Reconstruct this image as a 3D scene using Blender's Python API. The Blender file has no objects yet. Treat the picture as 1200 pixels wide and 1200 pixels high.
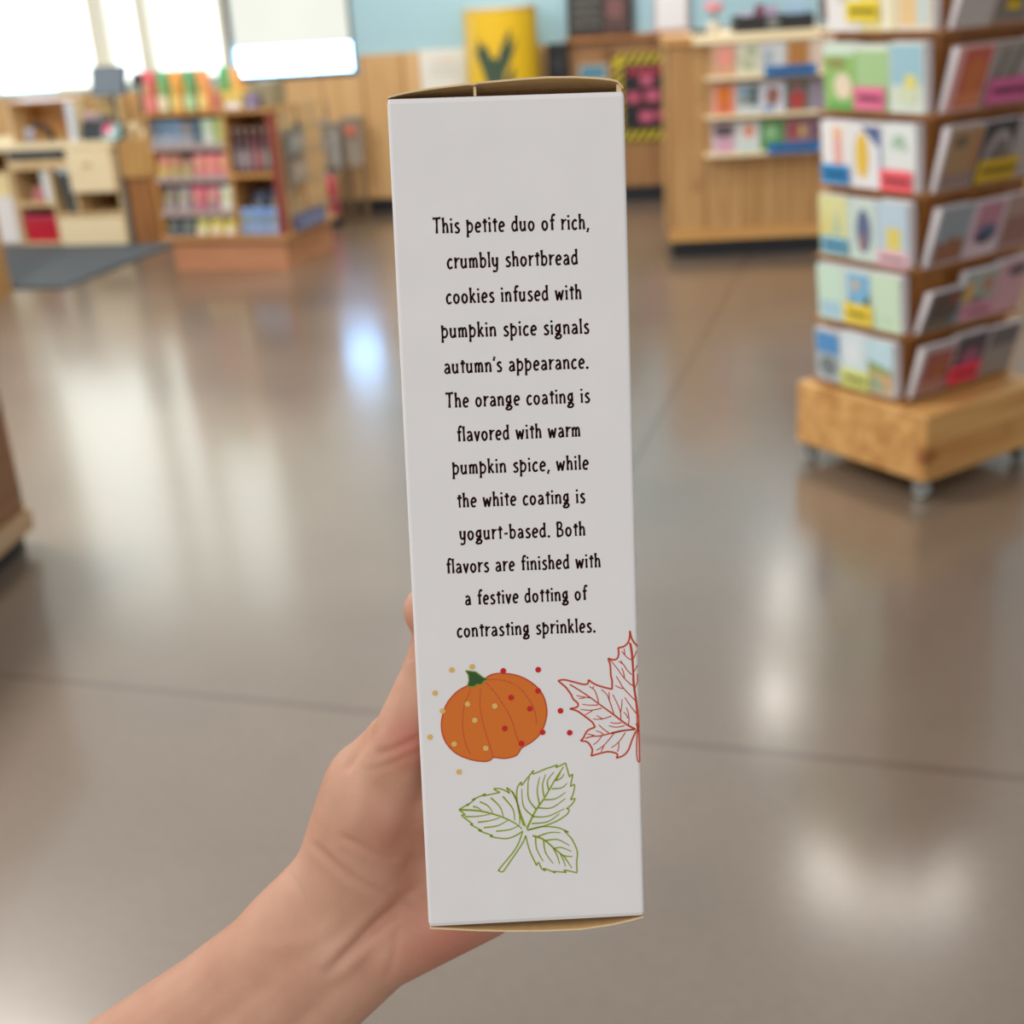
import bpy, bmesh, math, random
from mathutils import Vector, Matrix, noise
random.seed(7)
S = bpy.context.scene
COL = S.collection
PI = math.pi

# ------------------------------------------------------------------ camera
EYE = Vector((0, 0, 1.42))
PITCH, ROLL = math.atan(615 / 1500), math.atan(.066)
FWD = Vector((0, math.cos(PITCH), -math.sin(PITCH)))
_d0 = Vector((0, -math.sin(PITCH), -math.cos(PITCH)))
_r0 = Vector((1, 0, 0))
RIGHT = math.cos(ROLL) * _r0 + math.sin(ROLL) * _d0
DOWN = -math.sin(ROLL) * _r0 + math.cos(ROLL) * _d0
cam = bpy.data.cameras.new('phone_camera')
cam.sensor_fit = 'HORIZONTAL'
cam.sensor_width = 36
cam.lens = 45
cam.clip_start = .02
cam.dof.use_dof = True
cam.dof.focus_distance = .398
cam.dof.aperture_fstop = 11.5
camo = bpy.data.objects.new('phone_camera', cam)
COL.objects.link(camo)
camo.matrix_world = Matrix(((RIGHT.x, -DOWN.x, -FWD.x, EYE.x), (RIGHT.y, -DOWN.y, -FWD.y, EYE.y),
                            (RIGHT.z, -DOWN.z, -FWD.z, EYE.z), (0, 0, 0, 1)))
S.camera = camo

# ------------------------------------------------------------------ light
wd = bpy.data.worlds.new('shop_ambient')
S.world = wd
wd.use_nodes = True
_wn, _wl = wd.node_tree.nodes, wd.node_tree.links
_bg = _wn['Background']
_bg.inputs[0].default_value = (1.0, .98, .965, 1)
_tc = _wn.new('ShaderNodeTexCoord')                      # the shop front lies to the left and behind: ambient light is stronger from there
_dp = _wn.new('ShaderNodeVectorMath'); _dp.operation = 'DOT_PRODUCT'
_dp.inputs[1].default_value = (-.80, -.32, .50)
_mr = _wn.new('ShaderNodeMapRange')
_mr.inputs['From Min'].default_value = -.9; _mr.inputs['From Max'].default_value = .9
_mr.inputs['To Min'].default_value = .16; _mr.inputs['To Max'].default_value = 1.16
_wl.new(_tc.outputs['Generated'], _dp.inputs[0]); _wl.new(_dp.outputs['Value'], _mr.inputs['Value']); _wl.new(_mr.outputs[0], _bg.inputs[1])


def lamp(name, loc, power, size, sy=None, col=(1, .93, .85), rz=0, shape=None):
    l = bpy.data.lights.new(name, 'AREA')
    l.energy = power
    l.color = col
    l.shape = shape or ('RECTANGLE' if sy else 'DISK')
    l.size = size
    if sy:
        l.size_y = sy
    o = bpy.data.objects.new(name, l)
    o.location = loc
    o.rotation_euler = (0, 0, rz)
    COL.objects.link(o)


lamp('ceiling_spot', (1.98, 8.55, 2.9), 5, .2)
lamp('ceiling_spot', (1.61, 7.08, 2.9), 5, .2)
lamp('ceiling_panel_and_fill', (1.78, 5.35, 2.9), 15, .74, .36, rz=-.25)
lamp('ceiling_panel_and_fill', (.03, 7.5, 3.2), 50, .6, 1.2)  # added fill to brighten the background, no such fitting in view
lamp('ceiling_panel_and_fill', (-2.5, 3.9, 3.3), 150, .6, 1.2)  # unseen lamp added to light the checkout and shelf fronts
S.view_settings.view_transform = 'Standard'
S.view_settings.look = 'None'
S.view_settings.gamma = 1
S.view_settings.use_curve_mapping = False
S.view_settings.exposure = 0

# ------------------------------------------------------------------ materials
def srgb(r, g, b):
    def f(c):
        c /= 255
        return c / 12.92 if c <= .04045 else ((c + .055) / 1.055) ** 2.4
    return (f(r), f(g), f(b), 1)


_mats = {}


def new_mat(name):
    m = bpy.data.materials.new(name)
    m.use_nodes = True
    nt = m.node_tree
    return m, nt, nt.nodes, nt.links, nt.nodes['Principled BSDF']


def paint(rgb, rough=.55, vary=.08, scale=14, coat=0, metal=0, name=None):
    """plain coloured surface with a faint procedural mottling"""
    key = (rgb, rough, vary, scale, coat, metal)
    if key in _mats:
        return _mats[key]
    m, nt, N, L, b = new_mat(name or 'paint_%02x%02x%02x' % tuple(int(c) for c in rgb))
    c = srgb(*rgb)
    tc = N.new('ShaderNodeTexCoord')
    nz = N.new('ShaderNodeTexNoise')
    nz.inputs['Scale'].default_value = scale
    nz.inputs['Detail'].default_value = 3
    L.new(tc.outputs['Object'], nz.inputs['Vector'])
    mx = N.new('ShaderNodeMix')
    mx.data_type = 'RGBA'
    mx.inputs[6].default_value = tuple(x * (1 - vary) for x in c[:3]) + (1,)
    mx.inputs[7].default_value = tuple(min(1, x * (1 + vary)) for x in c[:3]) + (1,)
    L.new(nz.outputs['Fac'], mx.inputs[0])
    L.new(mx.outputs[2], b.inputs['Base Color'])
    b.inputs['Roughness'].default_value = rough
    b.inputs['Metallic'].default_value = metal
    if coat:
        b.inputs['Coat Weight'].default_value = coat
        b.inputs['Coat Roughness'].default_value = .15
    _mats[key] = m
    return m


def glow(rgb, strength, name):
    m, nt, N, L, b = new_mat(name)
    em = N.new('ShaderNodeEmission')
    tc = N.new('ShaderNodeTexCoord')
    nz = N.new('ShaderNodeTexNoise')
    nz.inputs['Scale'].default_value = 1.5
    L.new(tc.outputs['Object'], nz.inputs['Vector'])
    mx = N.new('ShaderNodeMix')
    mx.data_type = 'RGBA'
    mx.inputs[6].default_value = tuple(c * .88 for c in rgb) + (1,)
    mx.inputs[7].default_value = tuple(rgb) + (1,)
    L.new(nz.outputs['Fac'], mx.inputs[0])
    L.new(mx.outputs[2], em.inputs['Color'])
    em.inputs['Strength'].default_value = strength
    L.new(em.outputs[0], N['Material Output'].inputs['Surface'])
    return m


def wood(name, light, dark, plank=None, axis='Z', rough=.45, knots=True, coat=.15):
    """knotty pine: grain stretched along one axis, optional plank seams across x (object metres)"""
    m, nt, N, L, b = new_mat(name)
    tc = N.new('ShaderNodeTexCoord')
    mp = N.new('ShaderNodeMapping')
    sc = {'Z': (16, 16, 1.1), 'X': (1.1, 16, 16), 'Y': (16, 1.1, 16)}[axis]
    mp.inputs['Scale'].default_value = sc
    L.new(tc.outputs['Object'], mp.inputs['Vector'])
    nz = N.new('ShaderNodeTexNoise')
    nz.inputs['Scale'].default_value = 1.4
    nz.inputs['Detail'].default_value = 6
    nz.inputs['Distortion'].default_value = .6
    L.new(mp.outputs[0], nz.inputs['Vector'])
    rp = N.new('ShaderNodeValToRGB')
    rp.color_ramp.elements[0].position = .32
    rp.color_ramp.elements[0].color = srgb(*dark)
    rp.color_ramp.elements[1].position = .68
    rp.color_ramp.elements[1].color = srgb(*light)
    L.new(nz.outputs['Fac'], rp.inputs[0])
    last = rp.outputs[0]

    def mul(fac_socket, colour):
        nonlocal last
        x = N.new('ShaderNodeMix')
        x.data_type = 'RGBA'
        x.blend_type = 'MULTIPLY'
        L.new(fac_socket, x.inputs[0])
        L.new(last, x.inputs[6])
        x.inputs[7].default_value = colour
        last = x.outputs[2]
    if knots:
        vo = N.new('ShaderNodeTexVoronoi')
        vo.inputs['Scale'].default_value = 4.2
        mp2 = N.new('ShaderNodeMapping')
        mp2.inputs['Scale'].default_value = {'Z': (1, 1, .55), 'X': (.55, 1, 1), 'Y': (1, .55, 1)}[axis]
        L.new(tc.outputs['Object'], mp2.inputs['Vector'])
        L.new(mp2.outputs[0], vo.inputs['Vector'])
        r2 = N.new('ShaderNodeMapRange')
        r2.inputs['From Min'].default_value = .06
        r2.inputs['From Max'].default_value = .16
        r2.inputs['To Min'].default_value = .75
        r2.inputs['To Max'].default_value = 0
        L.new(vo.outputs['Distance'], r2.inputs['Value'])
        mul(r2.outputs[0], (.42, .25, .14, 1))
    if plank:
        sx = N.new('ShaderNodeSeparateXYZ')
        L.new(tc.outputs['Object'], sx.inputs[0])
        dv = N.new('ShaderNodeMath'); dv.operation = 'DIVIDE'
        dv.inputs[1].default_value = plank
        L.new(sx.outputs['X' if axis != 'X' else 'Z'], dv.inputs[0])
        fr = N.new('ShaderNodeMath'); fr.operation = 'FRACT'
        L.new(dv.outputs[0], fr.inputs[0])
        lt = N.new('ShaderNodeMath'); lt.operation = 'LESS_THAN'
        lt.inputs[1].default_value = .05
        L.new(fr.outputs[0], lt.inputs[0])
        mul(lt.outputs[0], (.55, .42, .3, 1))
        fl = N.new('ShaderNodeMath'); fl.operation = 'FLOOR'
        L.new(dv.outputs[0], fl.inputs[0])
        wn = N.new('ShaderNodeTexWhiteNoise'); wn.noise_dimensions = '1D'
        L.new(fl.outputs[0], wn.inputs['W'])
        mm = N.new('ShaderNodeMath'); mm.operation = 'MULTIPLY'
        mm.inputs[1].default_value = .55
        L.new(wn.outputs['Value'], mm.inputs[0])
        mul(mm.outputs[0], (.78, .68, .55, 1))
    L.new(last, b.inputs['Base Color'])
    b.inputs['Roughness'].default_value = rough
    b.inputs['Coat Weight'].default_value = coat
    b.inputs['Coat Roughness'].default_value = .3
    return m


def floor_mat():
    m, nt, N, L, b = new_mat('polished_concrete')
    tc = N.new('ShaderNodeTexCoord')
    n1 = N.new('ShaderNodeTexNoise')
    n1.inputs['Scale'].default_value = 1.3
    n1.inputs['Detail'].default_value = 5
    L.new(tc.outputs['Object'], n1.inputs['Vector'])
    n2 = N.new('ShaderNodeTexNoise')
    n2.inputs['Scale'].default_value = 45
    n2.inputs['Detail'].default_value = 4
    L.new(tc.outputs['Object'], n2.inputs['Vector'])
    rp = N.new('ShaderNodeValToRGB')
    rp.color_ramp.elements[0].position = .3
    rp.color_ramp.elements[0].color = srgb(102, 88, 73)
    rp.color_ramp.elements[1].position = .7
    rp.color_ramp.elements[1].color = srgb(118, 102, 87)
    L.new(n1.outputs['Fac'], rp.inputs[0])
    x = N.new('ShaderNodeMix'); x.data_type = 'RGBA'; x.blend_type = 'OVERLAY'
    x.inputs[0].default_value = .12
    L.new(rp.outputs[0], x.inputs[6]); L.new(n2.outputs['Fac'], x.inputs[7])
    # saw-cut control joints: one line along x, one along y of the slab's own axes
    sp = N.new('ShaderNodeSeparateXYZ')
    L.new(tc.outputs['Object'], sp.inputs[0])

    def line(sock, at, half):
        a = N.new('ShaderNodeMath'); a.operation = 'SUBTRACT'; a.inputs[1].default_value = at
        L.new(sock, a.inputs[0])
        q = N.new('ShaderNodeMath'); q.operation = 'ABSOLUTE'
        L.new(a.outputs[0], q.inputs[0])
        r = N.new('ShaderNodeMapRange')
        r.inputs['From Min'].default_value = half * .5
        r.inputs['From Max'].default_value = half
        r.inputs['To Min'].default_value = 1; r.inputs['To Max'].default_value = 0
        L.new(q.outputs[0], r.inputs['Value'])
        return r.outputs[0]
    a = line(sp.outputs['Y'], 2.178, .014)
    c = line(sp.outputs['X'], -.760, .013)
    mx = N.new('ShaderNodeMath'); mx.operation = 'MAXIMUM'
    L.new(a, mx.inputs[0]); L.new(c, mx.inputs[1])
    x2 = N.new('ShaderNodeMix'); x2.data_type = 'RGBA'; x2.blend_type = 'MULTIPLY'
    L.new(mx.outputs[0], x2.inputs[0]); L.new(x.outputs[2], x2.inputs[6])
    x2.inputs[7].default_value = (.68, .62, .58, 1)
    L.new(x2.outputs[2], b.inputs['Base Color'])
    b.inputs['Roughness'].default_value = .42
    b.inputs['Specular IOR Level'].default_value = .5
    b.inputs['Coat Weight'].default_value = 1
    b.inputs['Coat IOR'].default_value = 1.75
    r3 = N.new('ShaderNodeMapRange')
    r3.inputs['To Min'].default_value = .15; r3.inputs['To Max'].default_value = .21
    L.new(n1.outputs['Fac'], r3.inputs['Value'])
    L.new(r3.outputs[0], b.inputs['Coat Roughness'])
    return m


PINE = wood('knotty_pine_planks', (200, 162, 108), (178, 136, 84), plank=.19)
PINE_WALL = wood('pine_wainscot', (218, 182, 130), (202, 162, 108), plank=.28)
PINE_X = wood('pine_board', (216, 170, 104), (180, 126, 64), axis='X')
PINE_PALE = wood('pale_pine', (252, 238, 200), (244, 224, 180), axis='X', knots=False)
PINE_DARK = wood('dark_oak', (176, 122, 70), (140, 90, 46), axis='Z', knots=False)  # oak of a darker brown than the pine
PINE_RED = wood('reddish_alder', (202, 148, 112), (180, 124, 90), axis='X', knots=False)
PINE_CORE = wood('rack_plywood', (172, 114, 54), (140, 86, 36), axis='Z', knots=False)
WHITE = paint((240, 238, 236), .5, .03)
BLACK = paint((24, 28, 33), .5, .1)
STEEL = paint((150, 152, 152), .35, .06, metal=.8)
GREY = paint((120, 118, 112), .6)

# ------------------------------------------------------------------ mesh helpers
class MB:
    """gathers vertices and faces with material slots; build() links them as one mesh object"""
    def __init__(self):
        self.v, self.f, self.m, self.mats = [], [], [], []

    def slot(self, mat):
        if mat not in self.mats:
            self.mats.append(mat)
        return self.mats.index(mat)

    def add(self, vs, fs, mat):
        o = len(self.v)
        s = self.slot(mat)
        self.v += [tuple(p) for p in vs]
        for f in fs:
            self.f.append(tuple(i + o for i in f))
            self.m.append(s)

    def hexa(self, p, mat):
        """p: bottom 4 (ccw) then top 4"""
        self.add(p, [(3, 2, 1, 0), (4, 5, 6, 7), (0, 1, 5, 4), (1, 2, 6, 5), (2, 3, 7, 6), (3, 0, 4, 7)], mat)

    def box(self, x0, x1, y0, y1, z0, z1, mat):
        self.hexa([(x0, y0, z0), (x1, y0, z0), (x1, y1, z0), (x0, y1, z0),
                   (x0, y0, z1), (x1, y0, z1), (x1, y1, z1), (x0, y1, z1)], mat)

    def lathe(self, prof, mat, n=20, c=(0, 0, 0), caps=True):
        vs, fs = [], []
        for r, z in prof:
            for k in range(n):
                a = 2 * PI * k / n
                vs.append((c[0] + r * math.cos(a), c[1] + r * math.sin(a), c[2] + z))
        for i in range(len(prof) - 1):
            for k in range(n):
                k2 = (k + 1) % n
                fs.append((i * n + k, i * n + k2, (i + 1) * n + k2, (i + 1) * n + k))
        if caps:
            fs.append(tuple(reversed(range(n))))
            fs.append(tuple((len(prof) - 1) * n + k for k in range(n)))
        self.add(vs, fs, mat)

    def tube(self, pts, r, mat, n=10):
        pts = [Vector(p) for p in pts]
        vs, fs = [], []
        for i, p in enumerate(pts):
            t = (pts[min(i + 1, len(pts) - 1)] - pts[max(i - 1, 0)]).normalized()
            u = t.orthogonal().normalized() if i == 0 else (u - t * u.dot(t)).normalized()
            w = t.cross(u)
            for k in range(n):
                a = 2 * PI * k / n
                vs.append(p + r * (math.cos(a) * u + math.sin(a) * w))
        for i in range(len(pts) - 1):
            for k in range(n):
                k2 = (k + 1) % n
                fs.append((i * n + k, i * n + k2, (i + 1) * n + k2, (i + 1) * n + k))
        fs.append(tuple(reversed(range(n))))
        fs.append(tuple((len(pts) - 1) * n + k for k in range(n)))
        self.add(vs, fs, mat)

    def ball(self, c, r, mat, n=14, sq=(1, 1, 1)):
        vs, fs = [], []
        for i in range(n + 1):
            th = PI * i / n
            for k in range(n):
                a = 2 * PI * k / n
                vs.append((c[0] + r * sq[0] * math.sin(th) * math.cos(a), c[1] + r * sq[1] * math.sin(th) * math.sin(a),
                           c[2] - r * sq[2] * math.cos(th)))
        for i in range(n):
            for k in range(n):
                k2 = (k + 1) % n
                fs.append((i * n + k, i * n + k2, (i + 1) * n + k2, (i + 1) * n + k))
        self.add(vs, fs, mat)

    def build(self, name, parent=None, smooth=False, bevel=0):
        me = bpy.data.meshes.new(name)
        me.from_pydata(self.v, [], self.f)
        for m in self.mats:
            me.materials.append(m)
        for p, s in zip(me.polygons, self.m):
            p.material_index = s
            p.use_smooth = smooth
        me.update()
        o = bpy.data.objects.new(name, me)
        COL.objects.link(o)
        if parent:
            o.parent = parent
        if bevel:
            b = o.modifiers.new('edge', 'BEVEL')
            b.width = bevel
            b.segments = 2
            b.limit_method = 'ANGLE'
        return o


def tag(o, label, cat, group=None, kind=None):
    if label:
        o['label'] = label
    if cat:
        o['category'] = cat
    if group:
        o['group'] = group
    if kind:
        o['kind'] = kind
    return o


def empty(name, loc, rz=0):
    o = bpy.data.objects.new(name, None)
    o.empty_display_size = .05
    o.location = loc
    o.rotation_euler = (0, 0, rz)
    COL.objects.link(o)
    return o


def struct(mb, name, **k):
    return tag(mb.build(name, **k), None, None, kind='structure')


# ------------------------------------------------------------------ room shell
fl = MB()
fl.box(-9, 9, -5, 13, -.06, 0, floor_mat())
floor = struct(fl, 'floor')
floor.rotation_euler.z = math.atan(-.314)

# far wall: local x runs along the wall, y behind it
WALL = Matrix.Translation((-.824, 9.205, 0)) @ Matrix.Rotation(math.atan2(-.211, 1.773), 4, 'Z')


def wall_struct(mb, name):
    o = struct(mb, name)
    o.matrix_world = WALL
    return o


PALE_BLUE = paint((164, 202, 214), .7, .03)
HOLES = [(-2.62, -1.84, .93, 3.1), (-1.75, -1.505, .95, 3.1), (-1.445, -.935, .96, 3.1), (-.895, -.035, .925, 3.1)]
w = MB()
xs = [-5.2] + [e for h in HOLES for e in h[:2]] + [4.6]
for i in range(0, len(xs), 2):
    w.box(xs[i], xs[i + 1], 0, .14, 0, 3.4, PALE_BLUE if i == 8 else paint((236, 238, 226), .6, .03))
for x0, x1, z0, z1 in HOLES:
    w.box(x0, x1, 0, .14, 0, z0, PALE_BLUE)
    w.box(x0, x1, 0, .14, z1, 3.4, PALE_BLUE)
wall_struct(w, 'wall_back')
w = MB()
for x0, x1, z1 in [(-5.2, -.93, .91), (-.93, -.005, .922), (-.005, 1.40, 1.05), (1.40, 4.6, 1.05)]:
    w.box(x0, x1, -.022, -.001, .1, z1, PINE_WALL if x1 < 4 else wood('shaded_wainscot', (172, 132, 88), (152, 112, 72), plank=.28))  # right-hand section: the counter's shade is painted in as darker wood
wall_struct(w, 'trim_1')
w = MB()
w.box(1.40, 4.6, -.06, -.001, 1.051, 1.085, PINE_DARK)
wall_struct(w, 'trim_2')
w = MB()
w.box(-5.2, 4.6, -.03, -.001, .002, .098, BLACK)
wall_struct(w, 'baseboard_back')

SHADE = glow((.93, 1.0, .93), 2.9, 'sunlit_window_blind')
SHADE2 = glow((.86, .88, .78), 1.15, 'cream_window_blind')
SKY = glow((.27, .56, 1.0), 20.0, 'bright_daylight_outside')
MULL = paint((232, 236, 224), .5, .04)
DARKFR = paint((62, 66, 64), .5, .08)
for n, (x0, x1, z0, z1) in enumerate(HOLES):
    fr = MB()
    fm = DARKFR if n == 3 else MULL
    for a in ((x0, x0 + .02, z0, z1), (x1 - .02, x1, z0, z1), (x0 + .02, x1 - .02, z0, z0 + (.035 if n == 3 else .02)), (x0 + .02, x1 - .02, z1 - .02, z1)):
        fr.box(a[0], a[1], -.012, .05, a[2], a[3], fm)
    root = wall_struct(fr, 'window_%d' % (n + 1))
    gl = MB()
    zs = {3: 1.135, 0: 1.02}.get(n, z0 + .02)
    gl.box(x0 + .02, x1 - .02, .07, .075, zs, z1 - .02, SHADE2 if n == 3 else SHADE)
    gl.build('window_blind', root)
    if n in (0, 3):
        gs = MB()
        gs.box(x0 + .02, x1 - .02 if n == 3 else x0 + .42, .09, .095, z0 + .02, zs + .01, SKY)
        if n == 0:
            gs.box(x0 + .42, x1 - .02, .09, .095, z0 + .02, zs + .01, SHADE)
        gs.build('window_pane', root)


# ------------------------------------------------------------------ pictures on cards, signs and packets
def shapes(mb, spec, P, flip=1):
    """flat printed shapes; P(u, v, lift) places card coordinates (0..1, v up) in 3D"""
    lift = .0006
    for s in spec:
        k = s[0]
        m = paint(s[-1], .45, .05)
        if k == 'r':
            u0, v0, u1, v1 = s[1:5]
            pts = [(u0, v0), (u1, v0), (u1, v1), (u0, v1)]
        elif k == 'e':
            u, v, a, b = s[1:5]
            pts = [(u + a * math.cos(t * PI / 9), v + b * math.sin(t * PI / 9)) for t in range(18)]
        else:
            pts = s[1]
        mb.add([P(u, v, lift) for u, v in pts], [tuple(range(len(pts)))], m)
        lift += .0006


def scribble(n, x0, x1, v, h, col, seed):
    """a row of letter-like strokes too small to read"""
    r = random.Random(seed)
    out = []
    u = x0
    while u < x1 - .02:
        wd_ = r.uniform(.045, .085)
        out.append(('r', u, v - h * r.uniform(.35, .5), u + wd_ * .8, v + h * r.uniform(.35, .5), col))
        u += wd_
    return out


PAPER = paint((236, 232, 230), .6, .04)
PAPER2 = paint((214, 208, 214), .6, .05)


def card_stack(name, M, w_, h_, t0, t1, spec, label, group, body=PAPER, lean=0):
    """pocketful of greeting cards: wedge of paper with a picture on its front.
    local: x across the front, -y out of the pocket, z up; t0/t1 thickness at foot and top"""
    root = empty(name, (0, 0, 0))
    root.matrix_world = M
    b = MB()
    n = 5
    for i in range(n):                       # a few cards of the pack, each leaning a little more
        a0, a1 = -t0 * i / n, -t0 * (i + 1) / n
        c0, c1 = -lean - (t1 - lean) * i / n, -lean - (t1 - lean) * (i + 1) / n + .0012
        dz = random.uniform(-.004, .003) if i < n - 1 else 0
        dx = random.uniform(-.0008, .0008)
        b.hexa([(dx, a1, 0), (w_ + dx, a1, 0), (w_ + dx, a0, 0), (dx, a0, 0),
                (dx, c1, h_ + dz), (w_ + dx, c1, h_ + dz), (w_ + dx, c0, h_ + dz), (dx, c0, h_ + dz)], body if i % 2 else PAPER2)
    b.build('card_pack', root)
    c = MB()
    nrm = Vector((0, -h_, -(t1 - t0))).normalized()

    def P(u, v, l):
        return Vector((u * w_, -(t0 + (t1 - t0) * v), v * h_)) + nrm * (l + .0004)
    shapes(c, spec, P)
    c.build('cover_picture', root)
    tag(root, label, 'greeting card', group)
    return root


def price_tag(M, w_, h_, rgb, label, group, seed=0, text=True):
    root = empty('price_tag', (0, 0, 0))
    root.matrix_world = M
    b = MB()
    b.box(0, w_, -.0015, 0, 0, h_, paint(rgb, .5, .04))
    b.build('tag_sheet', root)
    if text:
        c = MB()
        dark = tuple(int(x * .42) for x in rgb)
        shapes(c, scribble(6, .12, .9, .52, .26, dark, seed), lambda u, v, l: Vector((u * w_, -.0017 - l, v * h_)))
        c.build('tag_lettering', root)
    tag(root, label, 'price tag', group)


# ------------------------------------------------------------------ rotating card rack
RZ = math.radians(32)
RACK = Matrix.Translation((1.236, 3.665, .0596)) @ Matrix.Rotation(RZ, 4, 'Z') @ Matrix.Scale(.958, 4)
rack = empty('card_rack', (0, 0, 0))
rack.matrix_world = RACK
tag(rack, 'square pine card rack on casters, six tiers packed with greeting cards', 'card rack')
b = MB()
hb = .2575
b.box(-hb, hb, -hb, hb, 0, .205, PINE_X)
b.build('plinth', rack, bevel=.006)
b = MB()
b.hexa([(-.2, -.112, .2055), (.25, -.112, .2055), (.25, .2, .2055), (-.2, .2, .2055), (-.2, -.176, 1.34), (.25, -.176, 1.34), (.25, .2, 1.34), (-.2, .2, 1.34)], PINE_CORE)
b.build('column', rack)
TIER = [(.222, .172), (.418, .172), (.612, .184), (.822, .186), (1.034, .186), (1.246, .150)]
def yface(ti):
    return -.1135 - .0124 * ti - .011          # the column's right face steps outwards from tier to tier


def cwid(ti):
    return (.198 - (yface(ti) + .012)) / 3 - .002


for ti, (z, h) in enumerate(TIER):
    b = MB()
    b.box(-.232, .254, yface(ti) - .022, .226, z - .010, z - .002, PINE_CORE)
    b.build('tier_shelf', rack)
for sx in (-1, 1):
    for sy in (-1, 1):
        b = MB()
        x, y = sx * .225, sy * .225
        b.lathe([(.026, 0), (.03, .004), (.03, .008)], STEEL, 14, (x, y, .0515))
        b.box(x - .016, x - .012, y - .016, y + .02, .022, .052, STEEL)
        b.box(x + .012, x + .016, y - .016, y + .02, .022, .052, STEEL)
        c = b.build('caster', rack); c.location.z = -.0605
        wv, n = MB(), 18
        vs = [(x + s * .011, y + .026 * math.cos(2 * PI * k / n), .0268 + .026 * math.sin(2 * PI * k / n)) for s in (-1, 1) for k in range(n)]
        wv.add(vs, [(k, (k + 1) % n, n + (k + 1) % n, n + k) for k in range(n)] + [tuple(reversed(range(n))), tuple(range(n, 2 * n))], paint((142, 150, 148), .4))
        wv.build('caster_wheel', c)

TIERN = ['lowest', 'second', 'third', 'fourth', 'fifth', 'top']
COLN = ['far-corner', 'middle', 'near-corner']
WHT, OFF = (238, 238, 236), (226, 230, 226)
LEFTC = {  # (tier, column) : what the cover shows
    (0, 0): ('grey and blue', [('r', 0, 0, 1, 1, (178, 190, 196)), ('r', .05, .55, .95, .95, (86, 150, 206)), ('e', .5, .3, .35, .2, (120, 132, 136))]),
    (0, 1): ('plain pale blue', [('r', 0, 0, 1, 1, (214, 230, 236)), ('e', .5, .65, .3, .2, (226, 236, 240))]),
    (0, 2): ('meadow landscape', [('r', 0, 0, 1, 1, (196, 226, 236)), ('r', .05, .03, .95, .5, (206, 178, 128)), ('p', [(.05, .62), (.05, .45), (.95, .38), (.95, .48)], (140, 166, 92)), ('e', .4, .2, .3, .12, (152, 176, 150)), ('e', .7, .3, .2, .08, (222, 176, 130))]),
    (1, 0): ('mint green', [('r', 0, 0, 1, 1, (204, 232, 214)), ('r', .1, .05, .9, .35, (172, 208, 224))]),
    (1, 1): ('blue sky and dark hill', [('r', 0, 0, 1, 1, (210, 226, 226)), ('r', .15, .1, .95, .92, (126, 186, 222)), ('p', [(.15, .1), (.95, .1), (.95, .6), (.6, .35), (.15, .45)], (62, 88, 80)), ('e', .45, .72, .14, .1, (212, 190, 160))]),
    (1, 2): ('plain light green', [('r', 0, 0, 1, 1, (206, 232, 204)), ('e', .5, .2, .3, .1, (196, 224, 192))]),
    (2, 0): ('yellow bird', [('r', 0, 0, 1, 1, (222, 222, 160)), ('p', [(.5, .35), (.62, .8), (.75, .4)], (170, 196, 176)), ('p', [(.1, .4), (.25, .75), (.4, .4)], (228, 210, 120)), ('r', .05, .04, .95, .3, (156, 196, 206))]),
    (2, 1): ('dark blue figure', [('r', 0, 0, 1, 1, (202, 222, 214)), ('e', .55, .5, .25, .36, (98, 112, 146)), ('e', .5, .3, .14, .16, (150, 120, 130))]),
    (2, 2): ('yellow square on light blue', [('r', 0, 0, 1, 1, (190, 212, 226)), ('r', .3, .25, .78, .6, (226, 212, 112)), ('r', .05, .02, .95, .2, (226, 200, 206))]),
    (3, 0): ('peach candle', [('r', 0, 0, 1, 1, WHT), ('r', .4, .28, .72, .9, (232, 180, 168)), ('e', .56, .82, .12, .1, (240, 196, 150))]),
    (3, 1): ('yellow crescent moon', [('r', 0, 0, 1, 1, (234, 236, 238)), ('p', [(.3, .95), (.95, .95), (.95, .6)], (84, 104, 150)), ('e', .34, .5, .22, .36, (232, 196, 78)), ('r', .9, .05, .97, .9, (152, 170, 200))]),
    (3, 2): ('green sprig', [('r', 0, 0, 1, 1, (228, 236, 234)), ('e', .5, .75, .2, .09, (170, 200, 178)), ('e', .35, .68, .1, .06, (182, 206, 186)), ('e', .66, .66, .1, .06, (186, 208, 188))]),
    (4, 0): ('pale egg on green', [('r', 0, 0, 1, 1, (150, 196, 112)), ('r', 0, .82, 1, 1, (212, 232, 216)), ('e', .6, .36, .28, .2, (236, 220, 196)), ('e', .4, .7, .3, .08, (152, 150, 92)), ('r', .1, 0, .9, .12, (104, 178, 96))]),
    (4, 1): ('plain leaf green', [('r', 0, 0, 1, 1, (170, 208, 150)), ('r', 0, .9, 1, 1, (222, 236, 220))]),
    (4, 2): ('yellow duckling on teal', [('r', 0, 0, 1, 1, (216, 228, 216)), ('r', .05, .4, .95, .96, (160, 202, 216)), ('e', .62, .42, .2, .14, (228, 222, 130)), ('e', .55, .25, .3, .12, (214, 224, 190))]),
    (5, 0): ('white', [('r', 0, 0, 1, 1, WHT), ('e', .5, .6, .2, .1, (214, 214, 206))]),
    (5, 1): ('pale yellow stripe', [('r', 0, 0, 1, 1, (238, 230, 170)), ('r', .6, 0, .9, 1, (244, 240, 214))]),
    (5, 2): ('peach bloom', [('r', 0, 0, 1, 1, (238, 226, 206)), ('r', .1, .1, .55, .9, (238, 206, 150)), ('r', .6, .1, .9, .9, (206, 222, 218))]),
}
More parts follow.
